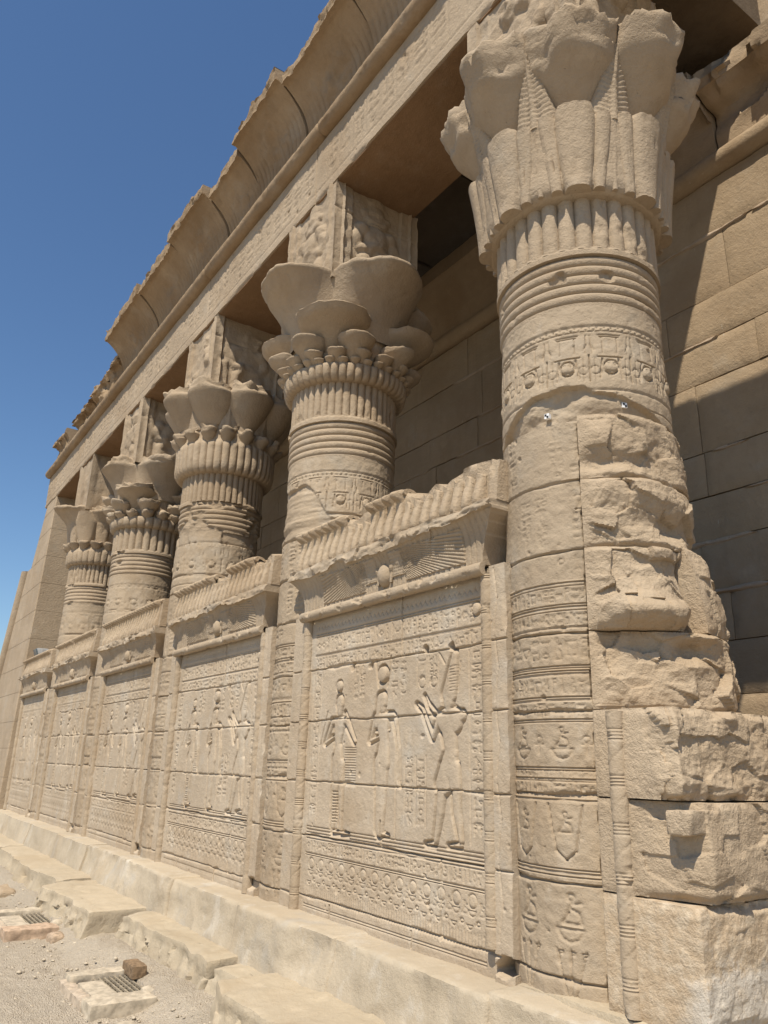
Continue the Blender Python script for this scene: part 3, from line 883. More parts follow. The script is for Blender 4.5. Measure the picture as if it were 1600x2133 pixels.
def column_rings(k, C):
    nz, nu = (150, 90, 70, 54, 44)[k], (260, 160, 120, 96, 80)[k]
    z = np.linspace(SHAFT_TOP - .005, 3.005, nz); th = np.linspace(0, 2 * PI, nu, endpoint=False)
    T, Z = np.meshgrid(th, z)
    base = .476 + 0 * Z
    f = (Z - 2.625) / .0635
    ringm = (Z > 2.625) & (Z < 2.943)
    prof = np.sqrt(np.clip(1 - (2 * (f % 1) - 1) ** 2, 0, 1))
    r = base + np.where(ringm, .022 * prof - .006, 0.0)
    r += np.where(Z > 2.943, .030 - .010 * sst(2.975, 3.0, Z) + .006 * np.sin(T * STEMS[k]) * (Z > 2.985), 0) + np.where(Z < 2.625, .005, 0)
    n = fbm(np.cos(T) * 5, np.sin(T) * 5, Z * 12, 200 + k, 4)
    dmg = {0: 1.1, 1: 1.0, 2: -.05, 3: .5, 4: .45}[k]
    big = fbm(np.cos(T) * 2.2, np.sin(T) * 2.2, Z * 5, 210 + k, 3)
    m = sst(dmg, dmg + .15, big)
    r = r * (1 - m) + m * (.462 + .012 * n)
    r -= .012 * np.clip(n - .75, 0, 1)
    r = np.concatenate([r, r[-1:] - .05], 0); T = np.concatenate([T, T[-1:]], 0); Z = np.concatenate([Z, Z[-1:] + .006], 0)
    grid("neck_rings", polar(k, r, T, Z), M_stone, C, wrap=True, sharp=60)

def column_stems(k, C):
    N = STEMS[k]; nu = N * (10 if k < 2 else 7); nz = (50, 34, 24, 20, 16)[k]
    z = np.linspace(2.985, 3.43, nz); th = np.linspace(0, 2 * PI, nu, endpoint=False)
    T, Z = np.meshgrid(th, z)
    f = (T / (2 * PI) * N) % 1
    w = 2 * PI * .47 / N
    r = .462 + w * .40 * np.sqrt(np.clip(1 - (2 * f - 1) ** 2 * .97, 0, 1))
    n = fbm(np.cos(T) * 7, np.sin(T) * 7, Z * 7, 230 + k, 4)
    r -= .022 * np.clip(n - (.55 if k != 4 else .2), 0, 1)
    scal = .012 * np.sqrt(np.clip(1 - (2 * f - 1) ** 2, 0, 1)) * (Z < 3.0)
    grid("stem_bundle", polar(k, r, T, Z), M_stone, C, wrap=True, sharp=60)

def bell(name, k, parent, Rc, z0, z1, b0, b1, seed, brk=.0, flare=2.2, nu=40, nt=26, lip=.035, phi=0.0, tilt=0.0, grooves=0, pts=None, bf=.80):
    """open papyrus umbel: a bell turned about its own axis at distance Rc from the column axis"""
    t = np.linspace(0, 1, nt)
    rad = b0 + (b1 - b0) * (.30 * t + .70 * t ** flare)
    if pts:
        q = np.array(pts); rad = b1 * np.interp(t, q[:, 0], q[:, 1]); rad = np.convolve(np.pad(rad, 3, 'edge'), np.ones(5) / 5, 'same')[3:-3]
    z = z0 + (z1 - lip - z0) * t
    prof = np.concatenate([np.stack([rad, z], -1), [(b1 * 1.005, z1 - lip * .5), (b1 * .985, z1 - lip * .12), (b1 * .93, z1), (b1 * .5, z1 + .004), (0.0, z1 + .004)]], 0)
    a = np.linspace(0, 2 * PI, nu, endpoint=False)
    P = np.zeros((len(prof), nu, 3))
    rr = np.repeat(prof[:, :1], nu, 1); zz = np.repeat(prof[:, 1:], nu, 1)
    tt = np.r_[t, [1.05, 1.08, 1.1, 1.1, 1.1]][:, None]
    ax, ay = np.cos(a)[None], np.sin(a)[None]
    if brk:
        n = fbm(rr * ax * 7 + seed, rr * ay * 7, zz * 7, seed, 4)
        n2 = fbm(ax * 1.6 + seed, ay * 1.6, 0 * ax, seed + 3, 3)
        w = sst(bf, min(1.0, bf + .2), tt + (.10 * n2 if bf < .8 else 0))
        cut = np.clip(.5 + .55 * n2, 0.2, .95) * brk
        fc = facet(rr * ax * 9 + seed, rr * ay * 9, zz * 9, seed + 5)
        rr = rr * (1 - w * cut * .28 * (prof[:, :1] > .3 * b1)) + w * brk * (.02 * n + .028 * fc) * (prof[:, :1] > .3 * b1)
        zz = zz + w * (brk * (.02 * n + .03 * fc) - .02 * cut) * (prof[:, :1] > .3 * b1)
    if grooves: rr = rr - .004 * (np.abs(((a[None] / (2 * PI) * grooves) % 1) - .5) < .10) * (tt < 1)
    ctr = Rc - tilt * (1 - np.clip(tt, 0, 1))
    P[..., 0] = ctr + rr * ax; P[..., 1] = rr * ay; P[..., 2] = zz
    P[..., 2] += .004 * fbm(P[..., 0] * 11, P[..., 1] * 11, P[..., 2] * 11, seed + 9, 3)
    P[..., :2] *= KS
    c, s = math.cos(phi), math.sin(phi)
    Q = P.copy()
    Q[..., 0] = P[..., 0] * c - P[..., 1] * s + XC(k); Q[..., 1] = P[..., 0] * s + P[..., 1] * c + YC
    o = grid(name, Q, M_stone, None, wrap=True, sharp=60)
    # re-base on the column axis so that copies can be turned about it
    me = o.data; n = len(me.vertices); co = np.empty(n * 3, np.float32); me.vertices.foreach_get("co", co)
    co = co.reshape(-1, 3) - np.array((XC(k), YC, 0), np.float32); me.vertices.foreach_set("co", co.ravel()); me.update()
    o.parent = parent; OFF[o.name] = np.array((XC(k), YC, 0.))
    o.location = (0, 0, -ZB * 1.0)
    return o

def flared_bell(k, parent, z0, z1, r0, Rc, b, seed, brk=.1, power=2.3, phase=0.0, lip=.04):
    """one wide open bell with four rounded lobes, its underside sweeping out to a thin lip"""
    nu, nt = (0, 300, 220, 180, 140)[k], (0, 46, 34, 30, 24)[k]
    th = np.linspace(0, 2 * PI, nu, endpoint=False)
    ph = (th - phase + PI / 4) % (PI / 2) - PI / 4
    rl = Rc * np.cos(ph) + np.sqrt(np.maximum(b * b - (Rc * np.sin(ph)) ** 2, 0))
    t = np.linspace(0, 1, nt)[:, None]
    r = r0 + (rl[None] - r0) * (.22 * t + .78 * t ** power); z = z0 + (z1 - lip - z0) * t + 0 * r
    rr = np.concatenate([r, rl[None] * 1.004, rl[None] * .995, rl[None] * .94, rl[None] * .5, rl[None] * .05], 0)
    zz = np.concatenate([z, z[-1:] + lip * .5, z[-1:] + lip * .9, z[-1:] + lip, z[-1:] + lip * 1.02, z[-1:] + lip * 1.02], 0)
    tt = np.r_[t[:, 0], 1.04, 1.07, 1.1, .8, .6][:, None]
    T = np.repeat(th[None], len(rr), 0)
    # incised veins
    pa = np.abs(ph[None]) / (PI / 4); fan = sst(.45, .95, tt) * .42
    vein = np.abs(((pa / np.maximum(fan, .05)) * 5) % 1 - .5)
    rr = rr - .006 * (1 - sst(.0, .14, vein)) * (pa < fan) * (tt < 1) - .008 * (1 - sst(.0, .03, np.abs(pa - fan))) * (tt < 1) * (tt > .45)
    n = fbm(rr * np.cos(T) * 6 + seed, rr * np.sin(T) * 6, zz * 6, seed, 4)
    n2 = fbm(np.cos(T) * 2.2 + seed, np.sin(T) * 2.2, 0 * T, seed + 3, 3)
    w = sst(.82, 1.0, tt) * (tt > .81)
    cut = np.clip(n2 + .25 * brk, 0, 1) * brk
    rr = rr - w * cut * .22 + w * .05 * n * (cut > 0) * brk + .004 * n
    zz = zz + w * (.05 * n * brk - .04 * cut) + .004 * n2
    grid("flared_bell", polar(k, rr, T, zz), M_stone, parent, wrap=True, sharp=60)

def ring_of(protos, phis, parent):
    for i, ph in enumerate(phis):
        p = protos[i % len(protos)]
        if i < len(protos): o = p
        else:
            o = p.copy(); link(o); o.parent = parent
        o.rotation_euler[2] = ph

def leaf(name, k, parent, phi, z0, z1, R0, R1, w, thick, seed, shape='sheath', nu=14, nt=22, lean=0.0):
    """upright leaf lying on the capital: rounded sheath or serrated palm frond"""
    t = np.linspace(0, 1, nt)[:, None]; u = np.linspace(-1, 1, nu)[None]
    if shape == 'sheath': ww = w * np.interp(t, [0, .1, .4, .75, .92, 1], [.60, .70, .86, 1.0, 1.0, .90])
    elif shape == 'frond': ww = w * np.interp(t, [0, .15, 1], [1.0, .92, .30]) 
    else: ww = w * np.interp(t, [0, .3, .7, 1], [.5, .8, 1, .55])
    Rm = R0 + (R1 - R0) * t ** 1.5 + 0 * u
    d = thick * np.sqrt(np.clip(1 - u ** 2, 0, 1)) ** (.62 if shape != 'frond' else .6) + 0 * t
    if shape == 'frond':
        d = d + .012 * (1 - sst(.0, .18, np.abs(u))) - .024 * np.abs(((t * 15 - np.abs(u) * 1.6) % 1) - .5) * (np.abs(u) > .18)
    if shape == 'sheath': d = d - .0035 * (np.abs(((u * 3.5 + .4 * np.sin(seed) + .15 * t) % 1) - .5) < .12) * sst(.12, .3, t)
    z = z0 + (z1 - z0) * t + 0 * u
    n = fbm(u * 3 + seed, z * 9, 0 * u, seed, 3)
    d = d - .014 * np.clip(n - .45, 0, 1)
    ss = ww * u + lean * (t - .3)
    P = np.stack([(Rm - .03 + d), ss + 0 * t, z], -1)
    # wrap around the axis
    P[..., 0] -= (ss ** 2) / (2 * Rm) * .95
    e0 = P[:1].copy(); e0[..., 0] -= .10; e1 = P[-1:].copy(); e1[..., 0] -= .14
    P = np.concatenate([e0, P, e1], 0)
    l = P[:, :1].copy(); l[..., 0] -= .08; r_ = P[:, -1:].copy(); r_[..., 0] -= .08
    P = np.concatenate([l, P, r_], 1)
    P[..., :2] *= KS
    c, s = math.cos(phi), math.sin(phi)
    Q = P.copy(); Q[..., 0] = P[..., 0] * c - P[..., 1] * s; Q[..., 1] = P[..., 0] * s + P[..., 1] * c
    o = mesh(name, Q.reshape(-1, 3), gfaces(Q.shape[0], Q.shape[1]), M_stone, None, True, 60)
    o.parent = parent; OFF[o.name] = np.array((XC(k), YC, 0.)); o.location = (0, 0, -ZB)
    return o

def capital_core(k, parent, prof, N=0, amp=.0, zmax=3.6, seed=0, nuu=None, scallop=0.0):
    nz = (90, 64, 50, 40, 32)[k]; nu = nuu or (N * 8 if N else 120)
    pr = lerp_prof(prof, nz)
    th = np.linspace(0, 2 * PI, nu, endpoint=False)
    r = np.repeat(pr[:, :1], nu, 1); z = np.repeat(pr[:, 1:], nu, 1); T = np.repeat(th[None], nz, 0)
    if N:
        f = (T / (2 * PI) * N) % 1
        m = 1 - sst(zmax - .02, zmax + .01, z)
        r = r + amp * (np.sqrt(np.clip(1 - (2 * f - 1) ** 2, 0, 1)) - .7) * m
    n = fbm(np.cos(T) * 5, np.sin(T) * 5, z * 6, 300 + seed, 4)
    r = r + .006 * n - .02 * np.clip(n - .7, 0, 1)
    o = grid("capital", polar(k, r, T, z), M_stone, parent, wrap=True, sharp=60)
    return o

def bes(U, Z, cx, seed, worn):
    """squat standing figure as a height field (frontal, hands on hips)"""
    h = np.zeros_like(U)
    def blob(x, z, rx, rz, hh):
        nonlocal h
        q = np.clip(1 - ((U - cx - x) / rx) ** 2 - ((Z - z) / rz) ** 2, 0, 1)
        h = np.maximum(h, hh * np.sqrt(q))
    blob(0, 5.28, .10, .13, .075); blob(0, 5.20, .12, .08, .085)
    for s in (-1, 1):
        blob(s * .11, 5.27, .04, .05, .05); blob(s * .035, 5.29, .03, .03, .09)
        blob(s * .14, 5.05, .075, .09, .07); blob(s * .185, 4.93, .06, .11, .065); blob(s * .12, 4.83, .08, .06, .08)
        blob(s * .10, 4.66, .085, .15, .08); blob(s * .11, 4.53, .07, .09, .075)
    blob(0, 4.98, .13, .17, .09); blob(0, 4.84, .15, .12, .10); blob(0, 5.42, .09, .08, .05)
    for s in (-1, 1): h = np.maximum(h, .035 * (np.abs(U - cx - s * .29) < .05))
    n = fbm(U * 9, Z * 9, 0 * U, seed, 4)
    return h * (1 - worn * sst(-.2, .45, fbm(U * 4, Z * 4, 1 + 0 * U, seed + 5, 3))) + .010 * n * (np.abs(U - cx) < .34)

def abacus(k, C):
    hw = .50
    n1 = (90, 60, 40, 30, 24)[k]; nz = (100, 70, 48, 36, 28)[k]
    z = np.linspace(4.36, 5.485, nz)
    # perimeter, counter-clockwise seen from above, starting at the front-left corner
    pts = []; nr = []; uu = []
    for e, (a, b, nn) in enumerate((((-hw, -hw), (hw, -hw), (0, -1)), ((hw, -hw), (hw, hw), (1, 0)), ((hw, hw), (-hw, hw), (0, 1)), ((-hw, hw), (-hw, -hw), (-1, 0)))):
        t = np.linspace(0, 1, n1, endpoint=False)
        for q in t:
            pts.append((a[0] + (b[0] - a[0]) * q, a[1] + (b[1] - a[1]) * q)); nr.append(nn); uu.append((e, -hw + 2 * hw * q))
    pts, nr = np.array(pts), np.array(nr)
    E = np.array([q[0] for q in uu]); U = np.array([q[1] for q in uu])
    UU, ZZ = np.meshgrid(U, z)
    h = bes(UU * .84, ZZ, 0.0, 400 + k, .75 if k != 1 else .5) * (1 if k < 4 else .6)
    h = h * .8
    h = h - .03 * (np.abs(UU) < .40) 
    h = h - .008 + .004 * fbm(UU * 14 + E[None] * 9, ZZ * 14, k, 7, 3)
    edge = sst(.48, .50, np.abs(UU)); h = h * (1 - edge) - edge * .012 * np.clip(fbm(ZZ * 8, E[None] * 3 + 0 * ZZ, k, 17, 3), 0, 1)
    h = h - .015 * (1 - sst(.004, .012, np.abs(ZZ - 5.16 - .01 * np.sin(UU * 9)))) * (E == 1)[None, :]
    X = pts[None, :, 0] + nr[None, :, 0] * h; Y = pts[None, :, 1] + nr[None, :, 1] * h
    P = np.stack([XC(k) + X, YC + Y, ZZ], -1)
    grid("abacus", P, M_stone, C, wrap=True, sharp=50)

COL_LABELS = [
 "nearest and largest column, petal capital with palm fronds, rough broken masonry on its right flank",
 "column behind the nearest screen wall, wide smooth flared capital over tiers of small umbels",
 "middle column of the five, petal capital above small broken umbels, chipped neck rings",
 "column second from the far pier, ragged flared capital and thick neck reeds",
 "farthest column, next to the corner pier, arched leaf on its capital",
]
def column(k):
    C = thing("column", COL_LABELS[k], "column", (XC(k), YC, ZB), "columns of the temple colonnade")
    column_shaft(k, C); column_rings(k, C); column_stems(k, C)
    nu = (48, 44, 32, 28, 24)[k]
    D = math.radians
    if k == 0:
        K = capital_core(k, C, [(.44, 3.35), (.53, 3.355), (.565, 3.385), (.58, 3.44), (.585, 3.60), (.61, 3.78), (.625, 3.88), (.60, 3.90), (.50, 3.93), (.50, 4.38), (0.02, 4.40)], 0)
        OFF[K.name] = OFF[C.name]
        for i in range(8):
            leaf("leaf_sheath", k, K, D(45 * i), 3.36, 3.935, .585, .650, .125, .062, 5 + i)
            for s in (-1, 1): leaf("leaf_sheath", k, K, D(45 * i + s * 13.5), 3.365, 3.91 - .02 * (s > 0), .574, .630, .058, .046, 25 + i * 2 + s, lean=.035 * s)
            leaf("leaf_rib", k, K, D(45 * i + 22.5), 3.37, 3.88, .570, .62, .030, .036, 95 + i)
            leaf("palm_frond", k, K, D(45 * i + 22.5), 3.86, 4.36, .605, .71, .15, .045, 55 + i, 'frond', 16, 60)
        pr = [bell("petal", k, K, .595, 3.88, 4.52, .15, .325, 500 + i * 7, .8, 1.25, nu, 36, .05, 0, .21, 0, [(0, .38), (.2, .47), (.45, .66), (.68, .88), (.85, 1.0), (1, .99)], bf=.64) for i in range(4)]
        ring_of(pr, [D(45 * i) for i in range(8)], K)
    elif k in (1, 3):
        K = capital_core(k, C, [(.44, 3.34), (.53, 3.345), (.56, 3.375), (.575, 3.44), (.575, 3.50), (.50, 3.53), (.50, 3.7), (.53, 4.0), (.575, 4.40), (.02, 4.41)], 48 if k == 1 else 30, .03, 3.5, k)
        b = 1.0 if k == 3 else .16
        if k == 1:
            ring_of([bell("small_umbel", k, K, .570, 3.44, 3.545, .025, .050, 610 + i, .2, 2.0, 14, 10, .012, 0, .075, 0, [(0, .36), (.4, .56), (.7, .78), (.88, .94), (1, 1)]) for i in range(2)], [D(11.25 * i) for i in range(32)], K)
            ring_of([bell("small_umbel", k, K, .575, 3.48, 3.62, .035, .092, 620 + i, .2, 2.2, 20, 12, .014, 0, .075, 0, [(0, .36), (.4, .56), (.7, .78), (.88, .94), (1, 1)]) for i in range(2)], [D(22.5 * i + 5.6) for i in range(16)], K)
        else:
            ring_of([bell("small_umbel", k, K, .565, 3.44, 3.60, .05, .105, 625 + i, .7, 2.0, 18, 11, .03, 0, .075, 0, [(0, .36), (.4, .56), (.7, .78), (.88, .94), (1, 1)]) for i in range(3)], [D(22.5 * i) for i in range(16)], K)
        ring_of([bell("umbel", k, K, .575, 3.52, 3.75, .05, .175, 630 + i, .3 if k == 1 else .9, 2.2, 28, 16, .02, 0, .075, 0, [(0, .36), (.4, .56), (.7, .78), (.88, .94), (1, 1)]) for i in range(2)], [D(45 * i + 22.5) for i in range(8)], K)
        ring_of([bell("umbel", k, K, .50, 3.60, 3.985, .10, .365, 640 + i, .3 if k == 1 else 1.2, 2.4, nu, 22, .025, 0, .14, 0, [(0, .30), (.35, .46), (.65, .68), (.85, .90), (1, 1)]) for i in range(2)], [D(90 * i + 45) for i in range(4)], K)
        flared_bell(k, K, 3.80, 4.455, .545, .50, .455, 650 + k, .22 if k == 1 else .9)
    elif k == 2:
        K = capital_core(k, C, [(.44, 3.34), (.54, 3.345), (.58, 3.38), (.595, 3.46), (.60, 3.70), (.56, 3.78), (.55, 4.0), (.50, 4.40), (.02, 4.41)], 40, .03, 3.74, k)
        ring_of([bell("small_umbel", k, K, .595, 3.68, 3.90, .045, .105, 700 + i, .8, 1.8, 20, 14, .035, 0, .075, 0, [(0, .36), (.4, .56), (.7, .78), (.88, .94), (1, 1)]) for i in range(3)], [D(22.5 * i) for i in range(16)], K)
        for i in range(8):
            leaf("arch_leaf", k, K, D(45 * i), 3.80, 4.16, .575, .62, .12, .05, 710 + i, 'sheath')
            leaf("palm_frond", k, K, D(45 * i + 22.5), 3.90, 4.34, .58, .66, .13, .04, 730 + i, 'frond', 14, 40)
        ring_of([bell("petal", k, K, .57, 3.95, 4.47, .13, .315, 740 + 5 * i, 1.0, 1.4, nu, 26, .05, 0, .12, 0, [(0, .50), (.2, .62), (.5, .82), (.8, 1.0), (1, 1)]) for i in range(3)], [D(45 * i) for i in range(8)], K)
    else:
        K = capital_core(k, C, [(.44, 3.34), (.53, 3.345), (.555, 3.38), (.565, 3.46), (.57, 3.60), (.53, 3.66), (.55, 4.0), (.48, 4.40), (.02, 4.41)], 32, .025, 3.6, k)
        ring_of([bell("small_umbel", k, K, .56, 3.57, 3.75, .05, .108, 800 + i, .7, 1.8, 16, 10, .03, 0, .075, 0, [(0, .36), (.4, .56), (.7, .78), (.88, .94), (1, 1)]) for i in range(3)], [D(22.5 * i) for i in range(16)], K)
        for i in range(4):
            leaf("arch_leaf", k, K, D(90 * i + 45), 3.70, 4.30, .56, .70, .22, .07, 810 + i, 'leaf')
            for s in (-1, 1): leaf("arch_leaf", k, K, D(90 * i + 45 + s * 30), 3.70, 4.12, .56, .62, .13, .05, 820 + 2 * i + s, 'sheath')
        flared_bell(k, K, 3.85, 4.44, .55, .48, .43, 690, .8)
    abacus(k, C)
    return C

for k in range(5): screen_wall(k)
for k in range(5): column(k)

# ---------------------------------------------------------------- architrave, cornice
ENT = thing("entablature", "long stone architrave with half-round moulding and curved cornice, broken towards the far end", "entablature", (-9, .4, 5.485))
def architrave():
    res = .014
    R = Ras(-18.62, -.4, 5.485, 6.20, res)
    rnd = random.Random(77)
    for z in (5.60, 5.615, 6.10): R.line(R.x0, z, R.x1, z, .008, .006)
    x = R.x0
    while x < R.x1:
        if rnd.random() < .8: R.col(x, x + .20, 6.08, 5.64, .011, rnd)
        if rnd.random() < .4: R.line(x - .02, 5.64, x - .02, 6.08, .012, .006)
        x += .245
    joints(R, [], [(XC(k) + .05 * k, 5.4, 6.3) for k in range(6)], 7, w=.010, d=.02)
    chips(R, 70, 5, .012, .045, .02)
    X, Z = np.meshgrid(R.xs, R.zs)
    h = R.H + .005 * fbm(X * 3, Z * 3, 0, 3, 3) + .0008 * fbm(X * 25, Z * 25, 0, 9, 2)
    low = np.clip(1 - (Z - 5.485) / .03, 0, 1)
    h -= low * .025 * np.clip(fbm(X * 3, 0, 0, 15, 4) - .1, 0, 1)
    P = np.stack([X, -h, Z], -1)
    grid("architrave", skirt(P, 1, .955), M_stone, ENT, sharp=50)
    # soffit, with faint carving
    Rs = Ras(-18.60, -.42, .02, .95, .03)
    rn = random.Random(3); x = Rs.x0
    while x < Rs.x1: Rs.col(x + .02, x + .2, .90, .06, .008, rn); x += .24
    X, Y = np.meshgrid(Rs.xs, Rs.zs)
    P = np.stack([X, Y, 5.470 - .6 * Rs.H + .002 * fbm(X * 5, Y * 5, 0, 3, 3)], -1)
    P = P[:, ::-1]
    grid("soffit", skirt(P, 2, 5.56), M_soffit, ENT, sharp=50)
    rock("architrave_back", (-18.6, .90, 5.50), (-.45, .958, 6.2), M_stone, ENT, .5, .005, .0, 1)
architrave()
def roof_torus():
    n = 700; a = np.linspace(-.65 * PI, .65 * PI, 20)
    x = np.linspace(-18.62, -.4, n)
    r = .105 + .005 * fbm(x * 1.3, 0, 0, 5, 3)
    A, X = np.meshgrid(a, x)
    rr = np.repeat(r[:, None], len(a), 1)
    ph = (X * 3.2 + A * .16) % 1
    rr = rr - .005 * (1 - sst(.0, .10, np.abs(ph - .5))) - .004 * (1 - sst(.0, .05, np.abs(((X * 21 + A * .5) % 1) - .5)))
    rr -= .02 * np.clip(fbm(X * 5, A * 2, 0, 8, 3) - .5, 0, 1)
    for xj in (-5.72, -6.9, -8.8, -11.1, -13.4): rr -= .02 * (1 - sst(.004, .016, np.abs(X - xj)))
    P = np.stack([X, -.015 - rr * np.cos(A), 6.305 + rr * np.sin(A)], -1)
    c = P.mean(1, keepdims=True); c[..., 1] = 0.0
    P = np.concatenate([np.repeat(c[:1], len(a), 1), P, np.repeat(c[-1:], len(a), 1)], 0)
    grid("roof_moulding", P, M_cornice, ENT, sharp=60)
roof_torus()
def cornice_block(xa, xb, seed, h=1.0, lipcut=0.0, dy=0.0, dz=0.0, broken=0.0):
    L = xb - xa; nx = max(8, int(L / .014)); nt = 30
    x = np.linspace(xa, xb, nx); t = np.linspace(0, 1, nt)[:, None]
    X = np.repeat(x[None], nt, 0)
    hz = .66 * h
    Z = 6.40 + dz + hz * t + 0 * X
    Y = -.005 + dy - (.36 * t ** 2.6) * (h ** 1.5) + 0 * X
    Y += .012 * fbm(X * 2, Z * 2, 0, seed, 3) + .003 * fbm(X * 15, Z * 15, 0, seed + 3, 3)
    # upright reed grooves and a worn winged emblem
    g = np.abs(((X / .085) % 1) - .5) * 2
    mid = (xa + xb) / 2
    emb = np.exp(-((X - mid) / (L * .28)) ** 2 * 2) * np.exp(-((t - .55) / .3) ** 2)
    Y += .018 * (1 - sst(0, .45, g)) * (emb < .4) * (1 - .85 * sst(.5, .95, t)) - .06 * emb * (.4 + .8 * fbm(X * 7, Z * 7, 0, seed + 7, 4))
    tf = np.linspace(0, 1, 7)[:, None]
    er = np.clip(fbm(x * 3.1, seed, 0, seed + 11, 4), 0, 1)[None]
    Zf = Z[-1:] + .18 * h * tf - er * .03 * tf + .02 * fbm(x * 11, seed, tf * 2, seed + 5, 3)[:] * tf + .03 * facet(x * 2.2, 0, tf, seed) * tf
    Yf = Y[-1:] - .05 + er * .02 * tf + .02 * facet(x * 2.5, 3, tf, seed + 2) + .012 * fbm(x * 9, seed, tf * 3, seed + 6, 3)
    P = np.concatenate([np.stack([X, Y, Z], -1), np.stack([X[:7] * 0 + x[None], Yf, Zf], -1)], 0)
    if broken:
        n = fbm(P[..., 0] * 4, P[..., 1] * 4, P[..., 2] * 4, seed + 21, 5)
        tt = np.concatenate([t, 1 + 0 * tf], 0)
        n = .45 * n + .75 * facet(P[..., 0] * 3.2, P[..., 1] * 3.2, P[..., 2] * 3.2, seed + 31)
        P[..., 1] += broken * sst(.3, .9, tt) * (.14 + .09 * n)
        P[..., 2] += broken * sst(.35, 1.0, tt) * (.10 * n - .03)
    P = skirt(P, 1, .62)
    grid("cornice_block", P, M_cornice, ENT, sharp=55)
edges = [(-2.72, -3.30), (-3.32, -4.78), (-4.80, -6.10), (-6.13, -7.30), (-7.33, -8.25), (-8.28, -9.55), (-9.57, -11.05), (-11.07, -12.90)]
for i, (b, a) in enumerate(edges):
    cornice_block(a, b, 913 + 13 * i, 1.0 + (-.02, .02, -.035, .03, -.06, .01, -.02, .0)[i], dy=(.02, -.025, .02, -.012, .03, -.02, .015, 0)[i], dz=(.0, .012, -.008, .015, -.012, .006, 0, -.006)[i])
cornice_block(-13.75, -12.93, 1100, .62, broken=.6)
cornice_block(-14.75, -13.78, 1120, .66, broken=.9)
cornice_block(-16.35, -14.78, 1140, .60, broken=1.0)
cornice_block(-18.0, -17.0, 1160, .62, broken=.7)

# ---------------------------------------------------------------- roof slabs
ROOF = thing("roof", "flat stone roof slabs spanning from the colonnade to the inner wall", "roof", (-10, 1.6, 6.6))
xs = [-2.50, -4.1, -5.6, -7.2, -8.7, -10.3, -11.8, -13.4, -15, -16.6, -18.4]
for i in range(10):
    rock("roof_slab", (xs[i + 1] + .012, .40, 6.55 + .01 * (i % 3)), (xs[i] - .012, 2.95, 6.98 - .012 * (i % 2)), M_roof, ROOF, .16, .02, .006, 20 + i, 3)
rock("bearing_course", (-18.5, .45, 6.21), (-2.6, .93, 6.545), M_roof, ROOF, .3, .01, .004, 5, 3)

